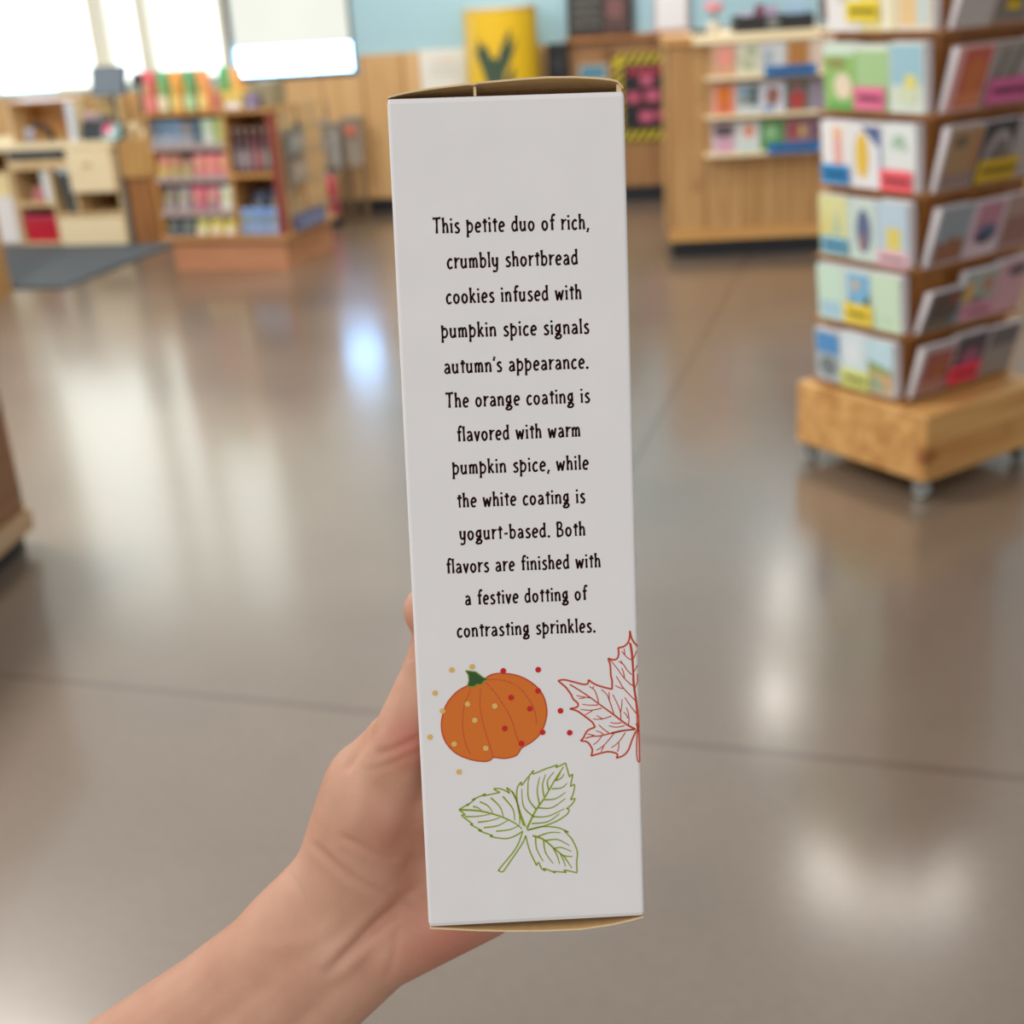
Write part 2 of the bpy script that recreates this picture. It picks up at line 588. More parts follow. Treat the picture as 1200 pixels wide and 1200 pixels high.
RIGHTC = {
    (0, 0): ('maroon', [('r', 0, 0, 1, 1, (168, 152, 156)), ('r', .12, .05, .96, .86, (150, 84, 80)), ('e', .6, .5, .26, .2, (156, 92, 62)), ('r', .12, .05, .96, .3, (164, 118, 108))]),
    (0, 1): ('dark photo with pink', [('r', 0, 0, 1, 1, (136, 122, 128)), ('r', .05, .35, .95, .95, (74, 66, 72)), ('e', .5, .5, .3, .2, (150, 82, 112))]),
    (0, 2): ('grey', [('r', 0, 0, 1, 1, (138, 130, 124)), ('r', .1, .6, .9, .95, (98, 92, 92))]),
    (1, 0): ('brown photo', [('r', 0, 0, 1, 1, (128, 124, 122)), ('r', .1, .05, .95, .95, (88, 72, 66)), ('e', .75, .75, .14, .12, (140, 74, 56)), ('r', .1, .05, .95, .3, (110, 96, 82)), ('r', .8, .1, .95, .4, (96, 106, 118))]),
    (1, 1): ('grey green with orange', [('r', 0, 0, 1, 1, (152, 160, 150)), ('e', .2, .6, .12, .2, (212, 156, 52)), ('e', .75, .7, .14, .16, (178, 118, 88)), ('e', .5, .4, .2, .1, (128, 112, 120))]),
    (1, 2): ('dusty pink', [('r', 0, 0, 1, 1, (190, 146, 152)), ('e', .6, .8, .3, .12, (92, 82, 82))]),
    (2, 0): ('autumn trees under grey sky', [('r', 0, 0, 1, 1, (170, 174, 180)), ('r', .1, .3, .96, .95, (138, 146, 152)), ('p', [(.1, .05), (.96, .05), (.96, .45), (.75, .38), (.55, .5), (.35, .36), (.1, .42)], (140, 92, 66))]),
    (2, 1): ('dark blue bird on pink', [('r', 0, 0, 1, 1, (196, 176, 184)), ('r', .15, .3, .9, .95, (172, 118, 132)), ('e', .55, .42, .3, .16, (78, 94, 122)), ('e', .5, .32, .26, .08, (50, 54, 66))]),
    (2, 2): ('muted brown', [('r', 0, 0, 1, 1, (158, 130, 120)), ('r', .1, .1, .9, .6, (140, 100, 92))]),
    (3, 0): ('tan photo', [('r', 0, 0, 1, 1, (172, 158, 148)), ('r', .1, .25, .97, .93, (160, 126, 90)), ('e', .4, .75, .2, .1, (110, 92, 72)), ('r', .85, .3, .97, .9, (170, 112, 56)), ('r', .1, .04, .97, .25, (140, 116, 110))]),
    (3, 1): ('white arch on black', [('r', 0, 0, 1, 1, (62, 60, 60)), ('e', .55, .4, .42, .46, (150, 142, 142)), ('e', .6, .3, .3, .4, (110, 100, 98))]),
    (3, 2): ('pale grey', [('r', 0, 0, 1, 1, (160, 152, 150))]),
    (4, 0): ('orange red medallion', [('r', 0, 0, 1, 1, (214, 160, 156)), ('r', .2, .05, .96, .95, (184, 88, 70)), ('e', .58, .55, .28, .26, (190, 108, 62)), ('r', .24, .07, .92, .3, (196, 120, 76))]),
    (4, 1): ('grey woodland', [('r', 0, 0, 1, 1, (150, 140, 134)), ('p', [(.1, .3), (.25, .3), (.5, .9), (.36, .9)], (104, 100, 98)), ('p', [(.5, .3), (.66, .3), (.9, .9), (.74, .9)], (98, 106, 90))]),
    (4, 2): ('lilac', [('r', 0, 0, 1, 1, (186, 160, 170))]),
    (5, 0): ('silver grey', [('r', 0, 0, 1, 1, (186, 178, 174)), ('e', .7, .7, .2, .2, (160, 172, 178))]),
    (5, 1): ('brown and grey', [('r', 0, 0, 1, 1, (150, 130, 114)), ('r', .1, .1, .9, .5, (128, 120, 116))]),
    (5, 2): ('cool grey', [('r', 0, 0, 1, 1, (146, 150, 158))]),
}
random.seed(3)
for (ti, ci), (desc, spec) in LEFTC.items():
    z, h = TIER[ti]
    # left face: local frame turned so its front looks along the rack's -x
    CW = cwid(ti)
    ly = .198 - ci * (CW + .002)
    lx = -.2005
    M = RACK @ Matrix.Translation((lx, ly, z)) @ Matrix.Rotation(-PI / 2, 4, 'Z')
    hh = h * random.uniform(.95, 1.0)
    card_stack('greeting_card', M, CW, hh, .03, .05, spec,
               'cards with %s cover, %s tier, pale left side of rack' % (desc, TIERN[ti]), 'card packs on the left side of the rack', lean=.014)
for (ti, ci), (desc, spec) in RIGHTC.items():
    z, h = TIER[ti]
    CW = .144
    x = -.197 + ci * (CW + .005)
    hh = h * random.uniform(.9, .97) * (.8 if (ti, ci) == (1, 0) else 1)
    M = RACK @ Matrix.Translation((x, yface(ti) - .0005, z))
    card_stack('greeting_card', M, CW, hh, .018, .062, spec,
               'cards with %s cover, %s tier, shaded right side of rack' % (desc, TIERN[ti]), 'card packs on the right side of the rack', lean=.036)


def tag_left(ti, ci, off, w_, zz, h_, rgb, label, seed):
    z, h = TIER[ti]
    t = .034 + (.05 - .03) * (zz / h)
    CW = cwid(ti)
    M = RACK @ Matrix.Translation((-.2005 - t - .002, .198 - ci * (CW + .002) - off, z + zz)) @ Matrix.Rotation(-PI / 2, 4, 'Z') @ Matrix.Rotation(.11, 4, 'X')
    price_tag(M, w_ * .92, h_, rgb, label, 'neon tags on the card rack', seed)


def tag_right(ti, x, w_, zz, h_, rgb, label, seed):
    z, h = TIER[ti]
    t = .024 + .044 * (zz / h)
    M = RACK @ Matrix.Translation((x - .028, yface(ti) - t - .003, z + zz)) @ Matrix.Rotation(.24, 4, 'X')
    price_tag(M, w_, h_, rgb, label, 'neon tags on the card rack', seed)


YEL, PNK, COR, BLU, LIM = (240, 216, 52), (238, 120, 160), (248, 100, 112), (44, 142, 206), (216, 224, 130)
tag_left(5, 0, .075, .13, .025, .055, YEL, 'large yellow tag on top tier, left side of card rack', 1)
tag_left(4, 1, -.005, .12, .005, .062, PNK, 'pink tag below plain leaf green cards on card rack', 2)
tag_left(3, 0, .0, .115, .005, .055, BLU, 'bright blue tag below peach candle cards', 3)
tag_left(3, 2, -.01, .125, .0, .06, COR, 'coral red tag below green sprig cards', 4)
tag_left(2, 0, .01, .11, .01, .05, (112, 178, 210), 'light blue tag below yellow bird cards', 5)
tag_left(2, 2, .0, .125, .0, .045, (238, 196, 206), 'pale pink tag below cards with yellow square', 6)
tag_left(1, 1, .0, .12, .005, .062, (246, 218, 70), 'yellow tag below blue sky and dark hill cards', 7)
tag_left(0, 1, .0, .125, .0, .06, LIM, 'lime tag below plain pale blue cards', 8)
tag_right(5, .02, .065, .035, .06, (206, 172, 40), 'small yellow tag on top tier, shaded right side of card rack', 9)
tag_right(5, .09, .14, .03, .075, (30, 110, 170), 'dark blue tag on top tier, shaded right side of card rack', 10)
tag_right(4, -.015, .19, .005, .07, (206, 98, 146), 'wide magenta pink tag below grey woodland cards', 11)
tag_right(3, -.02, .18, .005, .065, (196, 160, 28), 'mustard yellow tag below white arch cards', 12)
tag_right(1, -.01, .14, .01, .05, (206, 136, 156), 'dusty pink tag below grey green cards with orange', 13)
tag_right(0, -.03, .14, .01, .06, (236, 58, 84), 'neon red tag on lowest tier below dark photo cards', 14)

# ------------------------------------------------------------------ plank counter with three rows of cards
CA = math.atan2(-.067, .760)
CNT = Matrix.Translation((.947, 6.938, 0)) @ Matrix.Rotation(CA, 4, 'Z')
cnt = empty('service_counter', (.947, 6.938, 0), CA)
tag(cnt, 'tall knotty pine counter with black toe kick and card ledges', 'counter')
b = MB(); b.box(0, 1.9, 0, .62, .09, 1.085, PINE); b.build('counter_body', cnt)
b = MB(); b.box(0, 1.9, -.015, .0, .09, .15, PINE_X); b.build('base_board', cnt)
b = MB(); b.box(.02, 1.88, .015, .6, .001, .0895, BLACK); b.build('toe_kick', cnt)
b = MB(); b.box(-.01, .13, -.02, .63, 1.0855, 1.125, PINE_X); b.box(.13, 1.93, -.05, .63, 1.0855, 1.125, PINE_PALE); b.build('countertop', cnt)
for z in (.928, .738, .548):
    b = MB()
    b.box(.19, 1.75, -.085, -.001, z - .016, z, PINE_PALE)
    b.box(.19, 1.75, -.092, -.0855, z - .016, z + .004, PINE_PALE)
    b.build('card_ledge', cnt)
ROWS = [
    [('peach pink', [('r', 0, 0, 1, 1, (206, 160, 130)), ('e', .55, .6, .3, .3, (232, 150, 138))]),
     ('grey green floral', [('r', 0, 0, 1, 1, (206, 208, 188)), ('e', .6, .75, .2, .16, (160, 172, 132)), ('e', .5, .3, .22, .16, (166, 176, 140)), ('e', .2, .5, .1, .1, (178, 186, 156))]),
     ('pale grey', [('r', 0, 0, 1, 1, (206, 210, 212)), ('e', .3, .5, .2, .3, (164, 178, 190))]),
     ('kraft brown', [('r', 0, 0, 1, 1, (200, 172, 140)), ('r', .1, .05, .9, .96, (178, 122, 62))]),
     ('striped cream', [('r', 0, 0, 1, 1, (216, 196, 180)), ('r', .5, .1, .7, .9, (206, 150, 130))])],
    [('orange sun', [('r', 0, 0, 1, 1, (222, 152, 130)), ('r', .25, .05, .8, .8, (210, 110, 66)), ('e', .5, .68, .28, .28, (222, 122, 34))]),
     ('blue and black', [('r', 0, 0, 1, 1, (196, 208, 216)), ('r', .1, .3, .5, .9, (124, 156, 178)), ('r', .55, .25, .9, .9, (70, 86, 92)), ('e', .3, .4, .2, .12, (124, 140, 98))]),
     ('brown portrait', [('r', 0, 0, 1, 1, (208, 212, 226)), ('e', .5, .52, .3, .32, (146, 102, 90)), ('r', .1, .03, .6, .18, (92, 146, 200))]),
     ('red and dark green', [('r', 0, 0, 1, 1, (96, 104, 98)), ('e', .5, .35, .34, .34, (172, 62, 62)), ('e', .5, .76, .2, .16, (140, 96, 96))]),
     ('grey lilac stripe', [('r', 0, 0, 1, 1, (152, 142, 158)), ('r', .3, 0, .45, 1, (126, 118, 138)), ('r', .7, 0, .8, 1, (176, 162, 170))])],
    [('black hat and pink', [('r', 0, 0, 1, 1, (206, 188, 196)), ('e', .5, .72, .46, .2, (92, 84, 88)), ('r', .2, .02, .85, .5, (206, 160, 186))]),
     ('coral figure on white', [('r', 0, 0, 1, 1, (214, 222, 222)), ('e', .55, .68, .24, .24, (226, 150, 126)), ('r', .2, .03, .8, .25, (186, 212, 216))]),
     ('leaf green', [('r', 0, 0, 1, 1, (92, 152, 90)), ('e', .45, .6, .25, .25, (150, 196, 146))]),
     ('plum fruit', [('r', 0, 0, 1, 1, (152, 112, 118)), ('e', .4, .6, .3, .26, (160, 76, 82)), ('e', .75, .6, .14, .2, (206, 176, 110))]),
     ('mauve', [('r', 0, 0, 1, 1, (136, 100, 116)), ('e', .5, .5, .3, .3, (118, 88, 100))])]]
for ri, (row, z) in enumerate(zip(ROWS, (.929, .739, .549))):
    for k, (desc, spec) in enumerate(row):
        M = CNT @ Matrix.Translation((.225 + k * .124, -.01, z)) @ Matrix.Rotation(.0, 4, 'X')
        card_stack('greeting_card', M, .121, .150, .035, .03, spec,
                   'greeting cards with %s cover on %s ledge of plank counter' % (desc, ('top', 'middle', 'lowest')[ri]), 'cards on the counter ledges')
for k, (x, z, w_, lab) in enumerate([(.485, .918, .26, 'long blue tag on top ledge of plank counter'), (.505, .538, .27, 'long blue tag on lowest ledge of plank counter')]):
    price_tag(CNT @ Matrix.Translation((x, -.098, z)), w_, .05, (32, 116, 184), lab, 'blue ledge tags', 20 + k)


def on_counter(name, x, y, label, cat, group=None):
    o = empty(name, (0, 0, 0))
    o.matrix_world = CNT @ Matrix.Translation((x, y, 1.1255))
    return tag(o, label, cat, group)


r = on_counter('display_tray', .36, .12, 'low black tray box with round grey emblem on plank counter', 'tray')
b = MB()
b.box(0, .40, 0, .012, 0, .075, BLACK); b.box(0, .40, .24, .252, 0, .075, BLACK)
b.box(0, .012, .0125, .2395, 0, .075, BLACK); b.box(.388, .40, .0125, .2395, 0, .075, BLACK)
b.box(.0125, .3875, .0125, .2395, 0, .008, BLACK)
b.build('tray_box', r)
b = MB()
b.lathe([(.03, 0), (.03, .003)], paint((132, 136, 138), .5), 20)
b.lathe([(.018, .0031), (.018, .0036)], paint((52, 56, 60), .5), 20)
b.lathe([(.009, .0037), (.009, .0042)], paint((132, 136, 138), .5), 16)
e = b.build('round_emblem', r); e.rotation_euler.x = PI / 2; e.location = (.19, -.0005, .04)
for k, (x, rgb, hh, what) in enumerate([(.03, (196, 186, 206), .10, 'lilac'), (.10, (126, 60, 82), .13, 'wine red'), (.16, (180, 150, 186), .12, 'purple and white'), (.26, (164, 196, 222), .17, 'tall pale blue')]):
    q = on_counter('candy_packet', .36 + x, .16, '%s packet standing in black tray on plank counter' % what, 'packet', 'packets in the counter tray')
    b = MB()
    w2 = .055 if k < 3 else .10
    b.hexa([(0, 0, .009), (w2, 0, .009), (w2, .04, .009), (0, .04, .009), (.004, .014, hh), (w2 - .004, .014, hh), (w2 - .004, .022, hh), (.004, .022, hh)], paint(rgb, .4, .1))
    b.build('packet_body', q)
    b = MB(); b.box(.008, w2 - .008, -.0015, -.0002, hh * .35, hh * .6, paint(tuple(min(255, c + 36) for c in rgb), .4))
    p = b.build('packet_label', q); p.rotation_euler.x = -.12
r = on_counter('flower_pot', .255, .2, 'small pale pot of pink flowers at left end of plank counter', 'flowers')
b = MB(); b.lathe([(.024, 0), (.03, .03), (.034, .062), (.03, .062), (.026, .03)], paint((206, 200, 186), .5), 18); b.build('pot', r, smooth=True)
b = MB()
for k in range(6):
    a = k * 1.05
    b.tube([(0, 0, .05), (.012 * math.cos(a), .012 * math.sin(a), .085), (.03 * math.cos(a), .03 * math.sin(a), .115)], .0022, paint((112, 140, 84), .6), 6)
b.build('stems', r)
for k in range(6):
    a = k * 1.05
    b = MB()
    b.ball((.03 * math.cos(a), .03 * math.sin(a), .125 + .012 * (k % 2)), .02, paint((226, 130, 142), .6, .15, 60), 10, (1, 1, .8))
    b.build('blossom', r, smooth=True)
r = on_counter('desk_stapler', .135, .17, 'small dark stapler lying on counter beside white framed sign', 'stapler')
b = MB(); b.box(0, .085, 0, .03, 0, .012, paint((70, 66, 64), .5)); b.build('stapler_base', r, bevel=.003)
b = MB(); b.hexa([(.0, .003, .014), (.08, .003, .014), (.08, .027, .014), (.0, .027, .014), (.0, .005, .034), (.076, .005, .024), (.076, .025, .024), (.0, .025, .034)], paint((58, 54, 54), .4)); b.build('stapler_arm', r, bevel=.003)
r = on_counter('card_reader', .80, .17, 'dark brown card reader on pale stand on plank counter behind rack', 'card reader')
b = MB(); b.box(0, .1, 0, .1, 0, .03, paint((170, 186, 200), .5)); b.build('stand', r, bevel=.004)
b = MB(); b.hexa([(.0, 0, .031), (.12, 0, .031), (.12, .05, .031), (.0, .05, .031), (.0, .06, .15), (.12, .06, .15), (.12, .1, .15), (.0, .1, .15)], paint((92, 78, 68), .5)); b.build('reader_body', r, bevel=.004)

# ------------------------------------------------------------------ notices and things along the far wall
def on_wall(name, u, z, label, cat, y=-.024, group=None):
    o = empty(name, (0, 0, 0))
    o.matrix_world = WALL @ Matrix.Translation((u, y, z))
    return tag(o, label, cat, group)


def flat(u0, z0):
    return lambda u, v, l: Vector((u * u0, -l - .0101, v * z0))


r = on_wall('paper_notice', .412, .72, 'white printed paper notice on pine wall left of the yellow drum', 'notice')
b = MB(); b.box(0, .31, -.01, 0, 0, .34, paint((226, 228, 222), .6, .02)); b.build('paper_sheet', r)
b = MB(); shapes(b, scribble(9, .25, .75, .78, .05, (214, 190, 180), 4) + scribble(9, .2, .8, .66, .03, (196, 200, 200), 5) + scribble(9, .2, .8, .56, .03, (196, 200, 200), 6), flat(.31, .34)); b.build('notice_print', r)

YD = WALL @ Matrix.Translation((.995, -.30, 0))
r = empty('display_drum', (0, 0, 0)); r.matrix_world = YD
tag(r, 'tall yellow drum with dark green spiky plant picture against blue wall', 'drum')
yel = paint((226, 186, 28), .45, .06, 4)
b = MB(); b.lathe([(.225, 0), (.232, .01), (.236, 1.285), (.236, 1.29)], yel, 48); b.build('drum_body', r, smooth=False)
b = MB(); b.lathe([(.236, 1.2905), (.241, 1.292), (.241, 1.308), (.236, 1.312), (.22, 1.312)], paint((206, 206, 190), .4), 48); b.build('drum_rim', r)
b = MB()
LEAF = paint((58, 82, 62), .5, .2, 30)
for base, tip, wd_ in [((-.02, .80), (-.12, 1.13), .035), ((-.02, .80), (.10, 1.18), .035), ((-.02, .80), (-.07, 1.10), .03), ((0, .80), (.06, 1.10), .03), ((-.02, .78), (-.01, 1.02), .04), ((.05, .78), (.11, .95), .025), ((0, .86), (.14, 1.12), .02), ((-.03, .86), (-.15, 1.08), .02)]:
    n = 8
    L_, R_ = [], []
    dx, dz = tip[0] - base[0], tip[1] - base[1]
    ll = math.hypot(dx, dz)
    for i in range(n + 1):
        t = i / n
        s, z = base[0] + dx * t, base[1] + dz * t
        hw = wd_ * math.sin(PI * min(1, t * .8 + .2)) ** .7
        L_.append((s - dz / ll * hw, z + dx / ll * hw)); R_.append((s + dz / ll * hw, z - dx / ll * hw))
    def wrap(s, z):
        a = s / .237 - PI / 2 - .05
        return (.2375 * math.cos(a), .2375 * math.sin(a), z)
    vs = [wrap(*p) for p in L_] + [wrap(*p) for p in R_]
    b.add(vs, [(i, n + 1 + i, n + 2 + i, i + 1) for i in range(n)], LEAF)
b.build('plant_picture', r)

r = on_wall('wall_speaker', 1.276, .72, 'black speaker box fixed on wall right of the yellow drum', 'speaker')
b = MB(); b.box(0, .135, -.12, 0, 0, .335, BLACK); b.build('speaker_case', r, bevel=.006)
b = MB(); b.lathe([(.045, 0), (.045, .004), (.02, .001)], paint((46, 48, 54), .6), 20)
c = b.build('speaker_cone', r); c.rotation_euler.x = PI / 2; c.location = (.067, -.1205, .22)

r = on_wall('chalkboard', 1.427, 1.0865, 'framed black chalkboard with white writing standing on the wall ledge', 'chalkboard', -.035)
b = MB(); b.box(0, .405, -.018, 0, 0, .32, paint((46, 44, 44), .6)); b.build('board', r)
b = MB()
sp = []
for k in range(5):
    sp += scribble(8, .06, .5, .88 - k * .17, .09, (116, 118, 112), 30 + k)
sp += [('r', .56, .04, .96, .96, (86, 66, 62)), ('e', .74, .5, .14, .22, (122, 84, 84))]
shapes(b, sp, lambda u, v, l: Vector((u * .405, -.0185 - l, v * .32))); b.build('chalk_writing', r)
b = MB()
for a in ((-.012, .417, -.012, 0), (-.012, .417, .32, .332)):
    b.box(a[0], a[1], -.026, 0, a[2] + .0121, a[3] + .0121, paint((58, 44, 36), .5))
for a in ((-.012, -.0005), (.4055, .417)):
    b.box(a[0], a[1], -.026, 0, .0126, .3315, paint((58, 44, 36), .5))
f_ = b.build('board_frame', r)
r = on_wall('framed_sign', 1.985, 1.0865, 'white sign in thin pinkish frame standing at end of wall ledge', 'sign', -.035)
b = MB(); b.box(0, .215, -.012, 0, 0, .29, paint((214, 180, 180), .5)); b.build('sign_frame', r)
b = MB(); b.box(.014, .201, -.0145, -.0125, .016, .276, paint((232, 232, 234), .5, .02)); b.build('sign_sheet', r)

r = on_wall('small_notice', 1.475, .74, 'small blue topped notice on pine wall beside striped hazard board', 'notice')
b = MB(); b.box(0, .19, -.01, 0, 0, .165, paint((196, 190, 168), .6)); b.build('notice_sheet', r)
b = MB(); shapes(b, [('r', .06, .42, .94, .95, (82, 136, 160)), ('r', .1, .1, .9, .3, (172, 176, 158))], flat(.19, .165)); b.build('notice_print', r)

r = on_wall('hazard_board', 1.70, .40, 'black noticeboard with yellow striped hazard border and pink notes', 'noticeboard')
BW, BH = .40, .56
b = MB(); b.box(0, BW, -.012, 0, 0, BH, BLACK); b.build('board', r)
b = MB()
hy = paint((206, 186, 40), .5, .05)
n = 12
for k in range(n):                                # slanted yellow bars in all four borders
    for (ax, a0, off, ln) in (('x', 0, 0, BW), ('x', 0, BH - .07, BW), ('z', 0, 0, BH), ('z', 0, BW - .07, BH)):
        if k >= round(ln / .056):
            continue
        st = ln / round(ln / .056)
        p0, p1 = k * st, k * st + st * .5
        sh = st * .9
        q0, q1 = min(ln, p0 + sh), min(ln, p1 + sh)
        if ax == 'x':
            pts = [(p0, off), (p1, off), (q1, off + .07), (q0, off + .07)]
        else:
            pts = [(off, p0), (off + .07, q0), (off + .07, q1), (off, p1)]
        b.add([(x, -.0126 - .0002 * (ax == 'z'), z) for x, z in pts], [(0, 1, 2, 3)], hy)
b.build('hazard_border', r)
for (x, z, w_, h_, rgb) in [(.09, .42, .24, .055, (140, 42, 60)), (.18, .355, .09, .08, (176, 80, 108)), (.09, .245, .09, .075, (168, 72, 98)), (.21, .25, .10, .075, (176, 80, 108)), (.17, .12, .10, .075, (176, 80, 108)), (.285, .125, .09, .075, (164, 70, 94))]:
    o = on_wall('pink_note', 1.70 + x, .40 + z, None, None, -.0375)
    b = MB(); b.box(0, w_, -.003, 0, 0, h_, paint(rgb, .5)); b.build('note_sheet', o)
    b = MB(); shapes(b, [('e', .5, .45, .3, .2, tuple(min(255, c + 24) for c in rgb))], lambda u, v, l: Vector((u * w_, -.0031 - l, v * h_))); b.build('note_print', o)
    where = {(.09, .42): 'wide crimson note across the top', (.18, .355): 'pink note below the crimson one', (.09, .245): 'pink note at left of middle row', (.21, .25): 'pink note at right of middle row',
             (.17, .12): 'pink note at left of bottom row', (.285, .125): 'pink note at right of bottom row'}[(x, z)]
    tag(o, where + ' of the hazard striped board', 'note', 'pink notes on the hazard board')

# ------------------------------------------------------------------ end-of-aisle shelf unit
SA = math.atan2(-.228, .707)
SHF = Matrix.Translation((-1.885, 7.51, 0)) @ Matrix.Rotation(SA, 4, 'Z')
shf = empty('shelf_unit', (-1.885, 7.51, 0), SA)
tag(shf, 'wooden shelf unit on reddish plinth packed with snacks, near the windows', 'shelf')
b = MB(); b.box(.02, .735, .02, .66, 0, .178, PINE_RED); b.build('plinth', shf)
b = MB(); b.box(-.03, .765, -.02, .69, .1785, .205, wood('honey_board', (206, 164, 116), (176, 130, 80), axis='X', knots=False)); b.build('base_board', shf)
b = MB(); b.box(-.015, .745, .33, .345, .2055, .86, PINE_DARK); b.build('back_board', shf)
for x in (-.03, .452):
    b = MB(); b.box(x, x + .018, .0, .3295, .2055, .868, PINE_X); b.build('upright', shf)
for z in (.345, .535, .71):
    b = MB(); b.box(-.0115, .4515, .0, .3295, z - .016, z, PINE_X)
    b.box(-.0115, .4515, -.004, -.0002, z - .03, z + .006, paint((176, 160, 158), .4)); b.build('shelf_board', shf)
b = MB(); b.box(.4705, .72, .0, .3295, .524, .546, PINE_X); b.build('shelf_board', shf)
b = MB(); b.box(-.03, .745, -.005, .345, .8685, .886, PINE_X); b.build('top_board', shf)
b = MB(); b.box(.7205, .7305, .002, .345, .2055, .868, paint((158, 76, 66), .5)); b.build('side_board', shf)
b = MB(); b.box(.745, .765, .0, .022, .2055, .868, paint((146, 74, 62), .5)); b.build('corner_post', shf)
b = MB(); b.box(.7305, .742, .10, .64, .2055, .89, paint((206, 172, 124), .6)); b.build('end_board', shf)
b = MB()
for z in (.30, .46, .62, .76):
    b.tube([(.745, .05, z), (.80, .06, z), (.80, .64, z), (.745, .64, z)], .004, STEEL, 6)
b.tube([(.80, .06, .21), (.80, .06, .86)], .005, STEEL, 6)
b.tube([(.80, .64, .21), (.80, .64, .86)], .005, STEEL, 6)
b.build('wire_rack', shf)
b = MB(); b.lathe([(.04, 0), (.04, .003)], paint((48, 62, 92), .5), 24); c = b.build('round_badge', shf); c.rotation_euler.y = PI / 2; c.location = (.743, .33, .75)


def pack(x, y, z, w_, d_, h_, rgb, rgb2, label, cat, group, name, kind='bag', yaw=0):
    """one packet standing on a shelf: pillow bag, carton or bottle, with its printed patch"""
    rgb, rgb2 = [tuple(min(245, int(c * .92 + 34)) for c in q_) for q_ in (rgb, rgb2)]  # packet colours lifted: pale haze of window flare painted in
    o = empty(name, (0, 0, 0))
    o.matrix_world = SHF @ Matrix.Translation((x, y, z + .0005)) @ Matrix.Rotation(yaw, 4, 'Z')
    b = MB()
    m = paint(rgb, .38, .12, 30)
    if kind == 'bag':
        nx, nz = 6, 8
        vs, fs = [], []
        for s in (-1, 1):
            for i in range(nz + 1):
                for j in range(nx + 1):
                    u, v = j / nx, i / nz
                    bulge = (math.sin(PI * u) ** .6) * (1 if v < .15 else math.sin(PI * (1.07 - v) / 1.84) ** .6 if v < 1 else 0)
                    vs.append((u * w_, d_ / 2 + s * d_ / 2 * max(.04, bulge), v * h_))
        q = (nz + 1) * (nx + 1)
        for i in range(nz):
            for j in range(nx):
                a = i * (nx + 1) + j
                fs += [(a, a + 1, a + nx + 2, a + nx + 1), (q + a, q + a + nx + 1, q + a + nx + 2, q + a + 1)]
        for i in range(nz):
            a, c = i * (nx + 1), i * (nx + 1) + nx
            fs += [(a, a + nx + 1, q + a + nx + 1, q + a), (c, q + c, q + c + nx + 1, c + nx + 1)]
        for j in range(nx):
            fs += [(j, q + j, q + j + 1, j + 1), (nz * (nx + 1) + j, nz * (nx + 1) + j + 1, q + nz * (nx + 1) + j + 1, q + nz * (nx + 1) + j)]
        b.add(vs, fs, m)
        b.build('packet_body', o, smooth=True)
    elif kind == 'bottle':
        r_ = w_ / 2
        b.lathe([(r_ * .9, 0), (r_, .006), (r_, h_ * .6), (r_ * .4, h_ * .78), (r_ * .38, h_ * .92)], m, 14, (r_, r_, 0)); b.build('bottle_body', o, smooth=True)
        b = MB(); b.lathe([(r_ * .42, h_ * .921), (r_ * .42, h_)], paint((186, 170, 160), .4), 12, (r_, r_, 0)); b.build('bottle_cap', o)
    else:
        b.box(0, w_, 0, d_, 0, h_, m); b.build('packet_body', o, bevel=.002)
    b = MB()
    m2 = paint(rgb2, .4, .08)
    if kind == 'bottle':
        r_ = w_ / 2 + .0008
        b.lathe([(r_, h_ * .12), (r_, h_ * .5)], m2, 14, (w_ / 2, w_ / 2, 0), caps=False)
    else:
        yy = -.002 if kind == 'box' else -.0008
        b.box(w_ * .14, w_ * .86, yy, .0, h_ * .05, h_ * .40, m2)
        if kind == 'bag':
            b.box(w_ * .3, w_ * .7, yy - .001, .0, h_ * .42, h_ * .72, paint(tuple(int(c * .5) + 110 if i != 2 else int(c * .5) + 60 for i, c in enumerate(rgb)), .4, .1))
    b.build('packet_label', o)
    tag(o, label, cat, group)


TOPB = [((206, 66, 74), (226, 118, 110)), ((74, 150, 92), (232, 214, 176)), ((232, 142, 44), (236, 190, 96)), ((64, 142, 86), (176, 206, 150)), ((228, 134, 62), (238, 196, 110))]
TNAME = ['red snack bag at the left end', 'green snack bag between the red and an orange one', 'bright orange snack bag between two green ones', 'green snack bag between two orange ones', 'pale orange snack bag right of the second green one']
x = -.025
for (c1, c2), nm in zip(TOPB, TNAME):
    pack(x, .01, .886, .083, .07, .22, c1, c2, nm + ' on shelf top', 'snack bag', 'snack bags on top of the shelf unit', 'snack_bag')
    x += .0835
pack(.405, .10, .886, .06, .05, .225, (40, 160, 84), (196, 196, 180), 'grey bag with green leafy top on shelf top beside the window', 'snack bag', 'snack bags on top of the shelf unit', 'snack_bag')
pack(.475, .10, .886, .075, .05, .215, (232, 150, 62), (206, 196, 182), 'grey bag with orange top, last of the shelf top row', 'snack bag', 'snack bags on top of the shelf unit', 'snack_bag')
pack(.417, .002, .888, .05, .05, .09, (176, 92, 76), (196, 120, 90), 'small brick red carton on shelf top', 'carton', 'cartons on top of the shelf unit', 'carton', 'box')
pack(.475, .002, .888, .12, .08, .095, (206, 176, 72), (224, 216, 222), 'yellow and white wide carton on shelf top', 'carton', 'cartons on top of the shelf unit', 'carton', 'box')
pack(.61, .0, .888, .06, .07, .075, (112, 100, 136), (146, 136, 164), 'purple carton on shelf top beside yellow one', 'carton', 'cartons on top of the shelf unit', 'carton', 'box')
pack(.60, .09, .889, .14, .16, .13, (126, 116, 84), (140, 130, 96), 'olive brown carton at right end of shelf top', 'carton', 'cartons on top of the shelf unit', 'carton', 'box')
